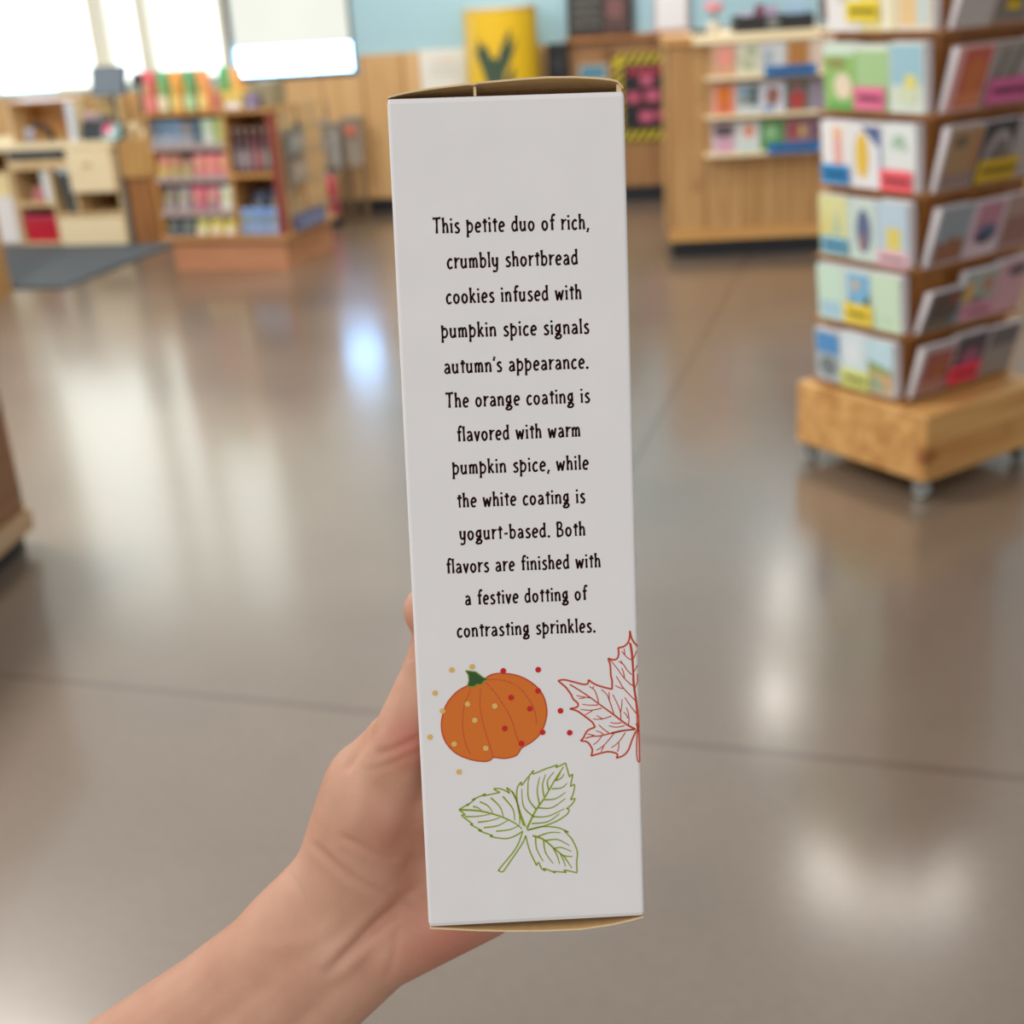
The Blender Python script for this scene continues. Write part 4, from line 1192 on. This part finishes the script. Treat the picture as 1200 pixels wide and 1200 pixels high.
SPRIG = [[[[31.91,225.43],[30.51,220.35],[30.07,215.01],[30.49,212.38],[31.69,210.79]],[[31.69,210.79],[31.78,211.92],[33.44,209.89],[35.75,207.23]],[[35.75,207.23],[35.59,208.35],[39.57,206.9],[43.42,205.78]],[[43.42,205.78],[43.07,206.55],[45.97,205.25]],[[45.97,205.25],[46.53,207.59],[47.09,209.93]],[[47.09,209.93],[48.07,209.18],[47.69,211.28],[47.31,213.12]],[[47.31,213.12],[48.6,212.66],[48.2,215.29],[47.17,217.56]],[[47.17,217.56],[48.65,217.31],[47.44,219.24],[45.8,220.49]],[[45.8,220.49],[46.62,220.86],[45.74,222.49],[42.16,224.64],[37.64,226.07],[33.0,227.03]],[[11.49,219.02],[14.74,217.2],[14.08,217.83],[17.04,215.53]],[[17.04,215.53],[15.88,215.93],[20.26,214.17]],[[20.26,214.17],[19.48,214.79],[24.72,213.94]],[[24.72,213.94],[22.86,212.65],[25.39,212.91],[27.87,214.37]],[[27.87,214.37],[26.99,212.53],[29.13,214.63],[30.26,218.34],[31.39,222.4],[32.54,225.8]],[[11.49,219.02],[13.32,220.78],[12.35,221.06],[15.72,224.11]],[[15.72,224.11],[15.08,224.21],[18.49,226.39]],[[18.49,226.39],[17.53,226.34],[21.92,228.25]],[[21.92,228.25],[21.27,228.55],[26.02,229.47],[29.24,228.64],[31.53,227.22]],[[33.0,227.03],[37.64,226.07],[42.73,226.67],[46.19,228.4]],[[46.19,228.4],[44.93,227.93],[47.08,230.59],[48.58,234.03],[48.84,236.07]],[[48.84,236.07],[48.5,238.75],[48.52,242.13]],[[32.43,228.81],[33.52,233.9],[35.58,239.06]],[[35.58,239.06],[36.26,238.09],[37.15,240.16],[38.4,241.04]],[[38.4,241.04],[37.91,240.2],[41.58,241.89]],[[41.58,241.89],[40.96,241.38],[45.12,241.95]],[[45.12,241.95],[44.5,241.1],[48.52,242.27]],[[31.52,227.42],[29.08,232.99],[23.71,239.43],[23.55,240.23],[24.62,240.56],[25.97,238.88],[31.04,231.75],[32.43,228.81]]],[[[32.83,226.62],[35.91,220.64],[38.92,216.47],[42.63,210.36],[45.3,206.53]],[[11.81,219.04],[17.5,219.67],[21.9,220.9],[25.65,222.43],[29.39,224.63],[31.36,226.54]],[[34.66,228.92],[38.12,230.45],[41.84,234.01],[44.34,236.16],[47.21,236.66]]],[[[35.21,222.6],[32.15,219.11],[31.73,213.11]],[[36.06,220.11],[33.83,216.54],[33.83,211.23],[34.41,209.28]],[[37.25,218.71],[36.66,214.03],[37.58,209.44]],[[38.75,216.13],[38.44,212.13],[39.51,208.75]],[[40.29,213.88],[40.07,210.89],[42.2,208.02]],[[42.61,211.02],[44.28,208.46]],[[34.89,222.58],[39.67,222.7],[45.17,220.45]],[[36.58,219.67],[41.04,219.91],[45.6,217.01]],[[38.9,217.13],[42.41,216.98],[45.66,215.02]],[[41.25,213.6],[44.44,213.43],[46.27,212.0]],[[42.61,211.02],[44.54,210.13],[45.41,208.85]],[[34.48,224.9],[39.61,224.5],[43.52,222.04]],[[15.97,218.13],[17.54,218.68],[18.76,219.74]],[[18.25,216.72],[20.73,218.18],[22.23,220.58]],[[21.79,215.58],[24.53,218.71],[25.54,222.09]],[[25.61,215.31],[28.63,219.59],[29.11,223.61]],[[28.54,213.61],[30.56,219.02],[30.66,224.9]],[[13.29,221.45],[17.42,221.53],[21.25,221.07]],[[17.33,223.53],[21.17,223.19],[24.38,222.36]],[[19.16,225.43],[23.64,224.99],[27.22,223.18]],[[23.06,226.83],[27.41,226.53],[30.65,225.16]],[[36.24,229.34],[40.12,228.21],[43.63,228.4]],[[38.75,230.82],[42.59,230.69],[46.37,232.91]],[[41.22,233.64],[43.79,233.44],[46.94,234.96]],[[35.6,229.31],[35.78,233.35],[37.74,237.83]],[[38.11,230.79],[38.61,234.85],[40.92,238.68]],[[41.22,233.64],[42.41,236.4],[42.96,238.99]],[[43.4,235.44],[44.28,237.85],[44.86,239.9]],[[44.34,236.16],[45.56,238.25],[46.9,240.56]]]]
PUMPKIN = [[15.53,178.63],[12.44,180.35],[9.26,183.94],[7.46,188.86],[7.32,193.25],[8.66,197.1],[11.55,200.4],[15.72,202.51],[19.94,203.42],[22.09,203.09],[23.34,202.27],[26.68,202.75],[30.36,201.99],[32.28,199.55],[35.4,197.81],[38.55,194.81],[40.43,189.87],[40.39,185.47],[39.01,181.65],[36.1,178.38],[31.95,176.0],[27.16,174.96],[23.52,175.28],[20.43,177.0]]
RIBS = [[[17.0,179.64],[14.66,184.83],[13.9,191.06],[14.44,196.76],[15.91,200.94]],[[20.03,179.47],[19.61,185.07],[20.44,191.39],[22.0,197.77],[23.16,202.26]],[[21.91,177.69],[25.63,182.87],[29.02,189.3],[30.63,195.05],[31.44,197.61]],[[22.55,176.79],[27.67,177.35],[32.4,180.07],[35.85,185.25],[37.05,189.07],[37.13,191.9]]]
STEM = [[15.63,173.54],[18.74,174.12],[21.07,176.1],[22.56,176.61],[21.34,177.04],[20.39,178.12],[18.87,178.17],[17.94,178.75],[16.26,178.67],[16.03,178.34],[16.52,176.81],[16.42,174.94]]
GOLD = [[11.26,173.08],[17.67,172.39],[5.68,180.33],[7.76,186.24],[15.71,184.38],[24.26,185.43],[17.78,189.75],[10.96,197.21],[20.85,199.1],[3.44,194.57],[12.07,206.45]]
RED = [[27.37,174.16],[38.36,174.32],[38.06,181.16],[29.51,182.93],[35.3,186.85],[27.12,192.92],[39.04,194.77],[32.22,198.09],[44.93,188.01],[47.62,195.33]]
LINES = [["This petite duo of rich,",11.77,39.14,58.22,39.5],["crumbly shortbread",15.44,49.6,54.58,49.72],["cookies infused with",14.68,59.97,55.34,60.1],["pumpkin spice signals",12.83,70.08,57.31,70.41],["autumn's appearance.",13.16,80.83,56.74,80.88],["The orange coating is",13.21,91.17,56.93,91.28],["flavored with warm",16.12,101.56,53.77,101.57],["pumpkin spice, while",14.32,111.64,55.93,111.79],["the white coating is",15.32,121.92,54.57,122.13],["yogurt-based. Both",15.58,132.17,54.32,132.38],["flavors are finished with",11.03,142.38,58.8,142.57],["a festive dotting of",16.35,152.66,54.13,152.74],["contrasting sprinkles.",13.4,162.83,56.53,163.13]]

# printed matter on the carton: coordinates are millimetres on its front face, from the top left corner
def face(u, v, lift):
    return (-hw + u * .001, -hd - lift, BHEI - v * .001)


def spline(pts, n=7):
    if len(pts) < 3:
        return pts
    P_ = [pts[0]] + list(pts) + [pts[-1]]
    out = []
    for i in range(1, len(P_) - 2):
        p0, p1, p2, p3 = P_[i - 1:i + 3]
        for k in range(n):
            t = k / n
            out.append(tuple(.5 * ((2 * b_) + (c_ - a_) * t + (2 * a_ - 5 * b_ + 4 * c_ - d_) * t * t + (-a_ + 3 * b_ - 3 * c_ + d_) * t ** 3)
                             for a_, b_, c_, d_ in zip(p0, p1, p2, p3)))
    out.append(tuple(pts[-1]))
    return out


def ribbon(mb, pts, w0, w1, mat, lift, lim=69.7, flare=0):
    """flat printed stroke of width w0..w1 (mm) along pts"""
    pts = [(min(p[0], lim), p[1]) for p in pts]
    q = [pts[0]]
    for p in pts[1:]:
        if math.hypot(p[0] - q[-1][0], p[1] - q[-1][1]) > .02:
            q.append(p)
    if len(q) < 2:
        return
    L_, R_ = [], []
    for i, p in enumerate(q):
        a, c = q[max(i - 1, 0)], q[min(i + 1, len(q) - 1)]
        dx, dy = c[0] - a[0], c[1] - a[1]
        l = math.hypot(dx, dy) or 1
        t_ = i / (len(q) - 1)
        w_ = (w0 + (w1 - w0) * t_) / 2 * (1 + flare * (abs(2 * t_ - 1) ** 2 - .35))
        L_.append((min(p[0] - dy / l * w_, 69.95), p[1] + dx / l * w_)); R_.append((min(p[0] + dy / l * w_, 69.95), p[1] - dx / l * w_))
    m = len(q)
    mb.add([face(*p, lift) for p in L_] + [face(*p, lift) for p in R_], [(i, i + 1, m + i + 1, m + i) for i in range(m - 1)], mat)


def dot(mb, c, r, mat, lift):
    mb.add([face(c[0] + r * math.cos(k * PI / 10), c[1] + r * math.sin(k * PI / 10), lift) for k in range(20)], [tuple(range(20))], mat)


INK = paint((38, 8, 18), .75, .05)
INK.node_tree.nodes['Principled BSDF'].inputs['Specular IOR Level'].default_value = .08
G = {  # hand-drawn letters: strokes as point lists, x-height 1; (advance, strokes)
 'a': (.74, [[(.12, .8), (.33, .94), (.52, .74), (.55, .02)], [(.53, .52), (.27, .5), (.1, .27), (.22, .07), (.42, .12), (.53, .3)]]),
 'b': (.74, [[(.1, 1.5), (.13, .04)], [(.13, .76), (.36, .92), (.57, .7), (.55, .28), (.36, .07), (.13, .12)]]),
 'c': (.66, [[(.54, .8), (.36, .93), (.14, .7), (.1, .38), (.2, .1), (.38, .06), (.55, .2)]]),
 'd': (.76, [[(.52, .82), (.3, .92), (.1, .66), (.1, .3), (.27, .07), (.52, .2)], [(.53, 1.5), (.56, .03)]]),
 'e': (.70, [[(.13, .48), (.54, .58), (.51, .82), (.34, .94), (.14, .72), (.1, .36), (.24, .08), (.54, .13)]]),
 'f': (.54, [[(.56, 1.4), (.4, 1.5), (.27, 1.32), (.25, .9), (.26, .02)], [(.05, .93), (.5, .97)]]),
 'g': (.76, [[(.5, .88), (.3, .93), (.12, .68), (.16, .4), (.36, .33), (.5, .5)], [(.62, .97), (.5, .9), (.52, .3), (.3, .12), (.14, .06), (.5, .0), (.62, -.14), (.48, -.34), (.16, -.36), (.06, -.22), (.3, -.06)]]),
 'h': (.72, [[(.1, 1.5), (.12, .02)], [(.12, .66), (.3, .92), (.5, .78), (.53, .02)]]),
 'i': (.34, [[(.12, .96), (.14, .02)], [(.10, 1.30), (.12, 1.30)]]),
 'k': (.70, [[(.1, 1.5), (.12, .02)], [(.52, .97), (.15, .46)], [(.24, .56), (.58, .03)]]),
 'l': (.32, [[(.11, 1.5), (.14, .02)]]),
 'm': (1.0, [[(.1, .96), (.12, .02)], [(.12, .7), (.26, .92), (.43, .8), (.45, .02)], [(.45, .7), (.6, .92), (.77, .8), (.8, .02)]]),
 'n': (.74, [[(.1, .96), (.12, .02)], [(.12, .66), (.3, .92), (.52, .78), (.55, .02)]]),
 'o': (.76, [[(.36, .93), (.14, .74), (.1, .36), (.3, .06), (.54, .26), (.57, .66), (.36, .93)]]),
 'p': (.76, [[(.11, 1.24), (.1, -.44)], [(.12, .78), (.36, .93), (.58, .7), (.56, .3), (.36, .08), (.12, .15)]]),
 'r': (.56, [[(.12, 1.06), (.13, .02)], [(.13, .58), (.26, .84), (.46, .95), (.5, .9)]]),
 's': (.62, [[(.5, .86), (.3, .94), (.13, .76), (.28, .54), (.48, .34), (.4, .1), (.2, .05), (.06, .16)]]),
 't': (.52, [[(.26, 1.28), (.25, .4), (.27, .02)], [(.02, .95), (.5, .99)]]),
 'u': (.76, [[(.1, .97), (.1, .3), (.26, .06), (.5, .26)], [(.52, .97), (.54, .02)]]),
 'v': (.66, [[(.06, .97), (.28, .05), (.54, .97)]]),
 'w': (.96, [[(.06, .97), (.22, .06), (.44, .76), (.62, .06), (.84, .97)]]),
 'y': (.74, [[(.1, .97), (.12, .36), (.28, .14), (.52, .32)], [(.54, .97), (.52, -.1), (.4, -.36), (.08, -.34)]]),
 'T': (.86, [[(.0, 1.42), (.82, 1.46)], [(.42, 1.44), (.38, .02)]]),
 'B': (.84, [[(.13, 1.44), (.13, .03)], [(.06, 1.42), (.44, 1.44), (.56, 1.14), (.38, .84), (.13, .8)], [(.34, .82), (.64, .6), (.58, .16), (.06, .04)]]),
 "'": (.26, [[(.18, 1.5), (.07, 1.1)]]),
 ',': (.32, [[(.17, .14), (.04, -.26)]]),
 '.': (.30, [[(.08, .08), (.16, .08)]]),
 '-': (.52, [[(.08, .52), (.42, .54)]]),
 ' ': (.46, []),
}
SHARP = set('vwkT-,\'il')
XH, SW = 3.1, .62
for text, u0, v0, u1, v1 in LINES:
    adv, xs_ = 0, []
    for ch in text:
        xs_.append(adv)
        adv += G[ch][0] + .08
    total = adv - .22
    sx = (u1 - u0) / total
    b = MB()
    for ch, x0 in zip(text, xs_):
        for st in G[ch][1]:
            pts = [(u0 + (x0 + px * .97) * sx, v0 + (v1 - v0) * (x0 + px) / total - py * XH) for px, py in st]
            if ch == '.':
                dot(b, ((pts[0][0] + pts[1][0]) / 2, pts[0][1]), .42, INK, .00006)
                continue
            w_ = SW * (1.2 if ch == 'i' and st[0][1] > 1.1 else 1)
            if ch == 'i' and st[0][1] > 1.1:
                dot(b, ((pts[0][0] + pts[1][0]) / 2, pts[0][1]), .36, INK, .00006)
            elif ch in SHARP and len(pts) == 2:
                (ax_, ay_), (bx_, by_) = pts
                ribbon(b, [(ax_ + (bx_ - ax_) * k / 5, ay_ + (by_ - ay_) * k / 5) for k in range(6)], w_ * 1.06, w_, INK, .00006, flare=.4)
            elif ch in SHARP:
                for p_, q_ in zip(pts, pts[1:]):
                    ribbon(b, [p_, q_], w_ * 1.06, w_ * 1.0, INK, .00006)
                for p_ in pts[1:-1]:
                    dot(b, p_, w_ * .5, INK, .00006)
            else:
                sp_ = spline(pts)
                if len(sp_) == 2:
                    sp_ = [tuple(sp_[0][j] + (sp_[1][j] - sp_[0][j]) * k / 5 for j in (0, 1)) for k in range(6)]
                ribbon(b, sp_, w_ * 1.06, w_ * .98, INK, .00006, flare=0 if ch in 'oscge' else .4)
    ln = b.build('text_line', box)

RUST, LEAFG = paint((204, 74, 36), .6, .05), paint((146, 170, 16), .6, .05)
b = MB()
for grp, w0, w1 in ((MAPLE[0], .58, .58), (MAPLE[1], .46, .42), (MAPLE[2], .46, .70), (MAPLE[3], .28, .36)):
    for pl in grp:
        ribbon(b, spline(pl), w0, w1, RUST, .00006)
b.build('maple_leaf_print', box)
b = MB()
for grp, w0, w1 in ((SPRIG[0], .46, .46), (SPRIG[1], .70, .36), (SPRIG[2], .54, .28)):
    for pl in grp:
        ribbon(b, spline(pl), w0, w1, LEAFG, .00006)
b.build('leaf_sprig_print', box)


def pumpkin_ink():
    m, nt, N, L, p = new_mat('pumpkin_ink')
    tc = N.new('ShaderNodeTexCoord')
    mp = N.new('ShaderNodeMapping'); mp.inputs['Rotation'].default_value = (0, .9, 0)
    L.new(tc.outputs['Object'], mp.inputs['Vector'])
    wv = N.new('ShaderNodeTexWave'); wv.inputs['Scale'].default_value = 560; wv.bands_direction = 'X'
    L.new(mp.outputs[0], wv.inputs['Vector'])
    mx = N.new('ShaderNodeMix'); mx.data_type = 'RGBA'
    mx.inputs[6].default_value = srgb(206, 100, 14); mx.inputs[7].default_value = srgb(232, 128, 34)
    L.new(wv.outputs['Fac'], mx.inputs[0]); L.new(mx.outputs[2], p.inputs['Base Color'])
    p.inputs['Roughness'].default_value = .6
    return m


b = MB()
pk = spline(PUMPKIN + [PUMPKIN[0]])[:-1]
b.add([face(u, v, .00006) for u, v in pk], [tuple(range(len(pk)))], pumpkin_ink())
ribbon(b, pk + [pk[0]], .45, .45, RUST, .00009)
for pl in RIBS:
    ribbon(b, spline(pl), .22, .30, RUST, .00009)
pump = b.build('pumpkin_print', box)
b = MB()
b.add([face(u, v, .00012) for u, v in STEM], [tuple(range(len(STEM)))], paint((44, 82, 34), .6))
ribbon(b, STEM + [STEM[0]], .36, .36, paint((112, 150, 32), .6), .00014)
b.build('stalk_print', pump)
for pts, rgb, r_ in ((GOLD, (228, 188, 106), .88), (RED, (204, 14, 16), .92)):
    for c in pts:
        b = MB()
        dot(b, c, r_, paint(rgb, .6, .03), .00016)
        b.build('sprinkle_print', box)

# ------------------------------------------------------------------ the hand and forearm behind the carton
def at(px, py, depth):
    """point that lies `depth` metres in front of the camera along its axis, in the photograph's pixel (px, py)"""
    return EYE + depth * (FWD + RIGHT * ((px - 600) / 1500) + DOWN * ((py - 600) / 1500))


BACK = BO + BN * BDEP


def behind(px, py, off):
    """point `off` metres behind the carton's back panel"""
    ray = FWD + RIGHT * ((px - 600) / 1500) + DOWN * ((py - 600) / 1500)
    t = ((BACK + BN * off - EYE).dot(BN)) / ray.dot(BN)
    return EYE + ray * t


def hull(mb, p0, r0, p1, r1, mat, n=22, m=7):
    """rounded cone from p0 to p1"""
    ax = p1 - p0
    L_ = ax.length
    ax.normalize()
    u = ax.orthogonal().normalized()
    w_ = ax.cross(u)
    prof = [(-r0 * math.cos(k * PI / 2 / m), r0 * math.sin(k * PI / 2 / m)) for k in range(m + 1)]
    prof += [(L_ + r1 * math.sin(k * PI / 2 / m), r1 * math.cos(k * PI / 2 / m)) for k in range(m + 1)]
    vs, fs = [p0 + ax * prof[0][0]], []
    for z, r in prof[1:-1]:
        for k in range(n):
            a = 2 * PI * k / n
            vs.append(p0 + ax * z + (u * math.cos(a) + w_ * math.sin(a)) * r)
    vs.append(p0 + ax * prof[-1][0])
    rows_ = len(prof) - 2
    for k in range(n):
        fs.append((0, 1 + (k + 1) % n, 1 + k))
        for i in range(rows_ - 1):
            a = 1 + i * n
            fs.append((a + k, a + (k + 1) % n, a + n + (k + 1) % n, a + n + k))
        a = 1 + (rows_ - 1) * n
        fs.append((a + k, a + (k + 1) % n, len(vs) - 1))
    mb.add(vs, fs, mat)


def skin():
    m, nt, N, L, p = new_mat('skin')
    tc = N.new('ShaderNodeTexCoord')
    nz = N.new('ShaderNodeTexNoise'); nz.inputs['Scale'].default_value = 38; nz.inputs['Detail'].default_value = 5
    L.new(tc.outputs['Object'], nz.inputs['Vector'])
    rp = N.new('ShaderNodeValToRGB')
    rp.color_ramp.elements[0].position = .3; rp.color_ramp.elements[0].color = srgb(196, 145, 119)
    rp.color_ramp.elements[1].position = .7; rp.color_ramp.elements[1].color = srgb(210, 164, 138)
    L.new(nz.outputs['Fac'], rp.inputs[0])
    at_ = N.new('ShaderNodeAttribute'); at_.attribute_name = 'flush'
    mx = N.new('ShaderNodeMix'); mx.data_type = 'RGBA'
    L.new(at_.outputs['Fac'], mx.inputs[0]); L.new(rp.outputs[0], mx.inputs[6])
    mx.inputs[7].default_value = srgb(190, 108, 94)
    L.new(mx.outputs[2], p.inputs['Base Color'])
    p.inputs['Roughness'].default_value = .48
    p.inputs['Specular IOR Level'].default_value = .35
    p.inputs['Subsurface Weight'].default_value = .12
    p.inputs['Subsurface Radius'].default_value = (.006, .0025, .0015)
    p.inputs['Subsurface Scale'].default_value = .6
    n2 = N.new('ShaderNodeTexVoronoi'); n2.inputs['Scale'].default_value = 900
    L.new(tc.outputs['Object'], n2.inputs['Vector'])
    bp = N.new('ShaderNodeBump'); bp.inputs['Strength'].default_value = .12; bp.inputs['Distance'].default_value = .0004
    L.new(n2.outputs['Distance'], bp.inputs['Height']); L.new(bp.outputs[0], p.inputs['Normal'])
    return m


SKIN = skin()
hm = MB()
def px(r, d):
    return r * d / 1500
def seg(a, ra, b_, rb):
    hull(hm, at(*a), px(ra, a[2]), at(*b_), px(rb, b_[2]), SKIN)


# forearm: two side-by-side masses so it is broader than deep
seg((-150, 1470, .505), 86, (254, 1184, .490), 71); seg((254, 1184, .490), 71, (388, 1067, .476), 61)
seg((-100, 1530, .505), 86, (290, 1224, .492), 72); seg((290, 1224, .492), 72, (424, 1114, .478), 61)
seg((340, 1100, .483), 66, (378, 1052, .476), 58)
seg((-125, 1500, .503), 84, (272, 1206, .489), 73); seg((272, 1206, .489), 73, (404, 1092, .475), 61)
# heel of the hand and ball of the thumb
seg((392, 1056, .476), 60, (444, 930, .464), 68)
seg((400, 1050, .474), 58, (476, 985, .469), 60)
seg((444, 926, .464), 66, (468, 878, .456), 46)
seg((440, 1108, .476), 54, (560, 1040, .470), 60)
seg((560, 1040, .470), 58, (640, 985, .466), 44)
# thumb
T = [behind(474, 868, .0125), behind(502, 795, .0112), behind(512, 760, .0100), behind(513, 738, .0092), behind(504, 716, .0094)]
R_T = [.0122, .0100, .0093, .0086, .0093]
hull(hm, at(458, 912, .460), .017, T[0], R_T[0], SKIN)
for i in range(4):
    hull(hm, T[i], R_T[i], T[i + 1], R_T[i + 1], SKIN)
# palm: one mass per metacarpal
K = [((585, 850), .0125), ((632, 882), .0125), ((664, 926), .0118), ((682, 982), .0105)]
for (sx_, sy_), ((kx, ky), kr) in zip(((432, 1040), (436, 1066), (440, 1090), (444, 1112)), K):
    hull(hm, at(sx_, sy_, .477), .0155, behind(kx, ky, kr + .0005), kr, SKIN)
# fingers lying up the back panel
FING = [[(585, 850), (622, 748), (640, 690), (650, 645)], [(632, 882), (676, 778), (692, 715), (700, 668)],
        [(664, 926), (701, 838), (711, 782), (714, 742)], [(682, 982), (710, 915), (716, 872), (718, 842)]]
FR = [(.0105, .0088, .0080, .0068), (.0105, .0090, .0082, .0070), (.0100, .0086, .0078, .0067), (.0090, .0076, .0068, .0058)]
for fg, rr in zip(FING, FR):
    bend = (.0005, .0035, .0018, .0004)
    P3 = [behind(x, y, r + bd) for (x, y), r, bd in zip(fg, rr, bend)]
    for i in range(3):
        hull(hm, P3[i], rr[i], P3[i + 1], rr[i + 1], SKIN)
raw = hm.build('arm_raw', None)
md = raw.modifiers.new('fuse', 'REMESH')
md.mode = 'VOXEL'
md.voxel_size = .0012
bpy.context.view_layer.update()
me = bpy.data.meshes.new_from_object(raw.evaluated_get(bpy.context.evaluated_depsgraph_get()))
bpy.data.objects.remove(raw)

import numpy as np
nv = len(me.vertices)
co = np.empty(nv * 3); me.vertices.foreach_get('co', co); co = co.reshape(-1, 3)
ed = np.empty(len(me.edges) * 2, dtype=np.int64); me.edges.foreach_get('vertices', ed); ed = ed.reshape(-1, 2)
deg = np.bincount(ed.ravel(), minlength=nv)[:, None]


def relax(c, f):
    s = np.zeros_like(c)
    np.add.at(s, ed[:, 0], c[ed[:, 1]]); np.add.at(s, ed[:, 1], c[ed[:, 0]])
    return c + f * (s / deg - c)


def pix(c):
    d_ = c - np.array(EYE)
    z = d_ @ np.array(FWD)
    return np.c_[600 + 1500 * (d_ @ np.array(RIGHT)) / z, 600 + 1500 * (d_ @ np.array(DOWN)) / z]


for _ in range(14):
    co = relax(co, .55); co = relax(co, -.50)
# blend the joints of the masses a little more where palm, thumb ball and wrist meet
q = pix(co)
soft = np.exp(-(((q - np.array([440, 1010])) / np.array([90, 110])) ** 2).sum(1))[:, None]
for _ in range(30):
    co = co + soft * (relax(co, .5) - co)
soft = np.exp(-(((q - np.array([328, 1042])) / np.array([80, 70])) ** 2).sum(1))[:, None]
for _ in range(110):
    co = co + soft * (relax(co, .6) - co)
me.vertices.foreach_set('co', co.ravel()); me.update()
nor = np.empty(nv * 3); me.vertices.foreach_get('normal', nor); nor = nor.reshape(-1, 3)
q = pix(co)
front = np.clip((nor @ -np.array(FWD)) * 1.6 + .1, 0, 1)


def crease(pts, wid, dep, both=0):
    """skin fold pressed into the surface along a line"""
    global co
    pts = np.array(spline(pts, 6))
    best = np.full(nv, 1e9); tt = np.zeros(nv)
    for i, (a, b_) in enumerate(zip(pts[:-1], pts[1:])):
        ab = b_ - a
        t = np.clip(((q - a) @ ab) / (ab @ ab), 0, 1)
        dd = np.hypot(*(q - a - t[:, None] * ab).T)
        k = dd < best
        best[k] = dd[k]; tt[k] = (i + t[k]) / (len(pts) - 1)
    fade = np.clip(np.minimum(tt, 1 - tt) * 5, 0, 1)
    prof = np.exp(-(best / wid) ** 2) - both * np.exp(-((best - 2.2 * wid) / (1.3 * wid)) ** 2)
    co = co - nor * (prof * fade * front * dep)[:, None]


hollow = np.exp(-(((q - np.array([492, 1030])) / np.array([30, 46])) ** 2).sum(1))
co = co - nor * (hollow * front * .008)[:, None]
crease([(396, 976), (430, 996), (470, 1014)], 4, .0006, .3)
crease([(362, 984), (403, 1022), (447, 1048), (484, 1062)], 4.5, .0009, .35)
crease([(338, 1022), (352, 1048), (360, 1080)], 5, .0004, .2)
crease([(378, 1146), (412, 1113), (438, 1087), (464, 1066), (500, 1044)], 6, .0016, .4)
crease([(452, 1150), (462, 1120), (466, 1085)], 5, .0005)
crease([(440, 886), (465, 876), (495, 862)], 3.5, .0008, .3)
crease([(430, 905), (465, 892), (495, 880)], 3.5, .0004, .2)
crease([(440, 850), (424, 876), (404, 906)], 5, .0008, .3)
crease([(462, 800), (450, 840), (432, 880)], 8, .0006, .2)
for y in (757, 765, 772):
    crease([(466, y + 5), (478, y), (494, y - 5)], 2.2, .0005, .25)
crease([(470, 738), (480, 741), (494, 740)], 2.2, .0003)
crease([(448, 880), (425, 930), (412, 985)], 14, -.0012)       # tendon ridge down the thumb
crease([(290, 1110), (350, 1105), (410, 1075)], 12, -.0006)
me.vertices.foreach_set('co', co.ravel())
fl_ = .75 * np.exp(-(((q - np.array([486, 868])) / np.array([34, 30])) ** 2).sum(1)) + .6 * np.exp(-(((q - np.array([530, 1105])) / np.array([60, 50])) ** 2).sum(1)) \
    + .35 * np.exp(-(((q - np.array([482, 735])) / np.array([12, 22])) ** 2).sum(1)) + .25 * np.exp(-(((q - np.array([480, 985])) / np.array([60, 40])) ** 2).sum(1))
fa = me.attributes.new('flush', 'FLOAT', 'POINT')
fa.data.foreach_set('value', np.clip(fl_, 0, 1).astype(np.float32))
me.polygons.foreach_set('use_smooth', [True] * len(me.polygons))
me.materials.clear(); me.materials.append(SKIN)
me.update()
org = at(268, 1200, .49)
me.transform(Matrix.Translation(-org))
arm = bpy.data.objects.new('person', me)
COL.objects.link(arm)
arm.location = org
tag(arm, 'bare forearm and left hand holding the white carton upright from behind', 'person')
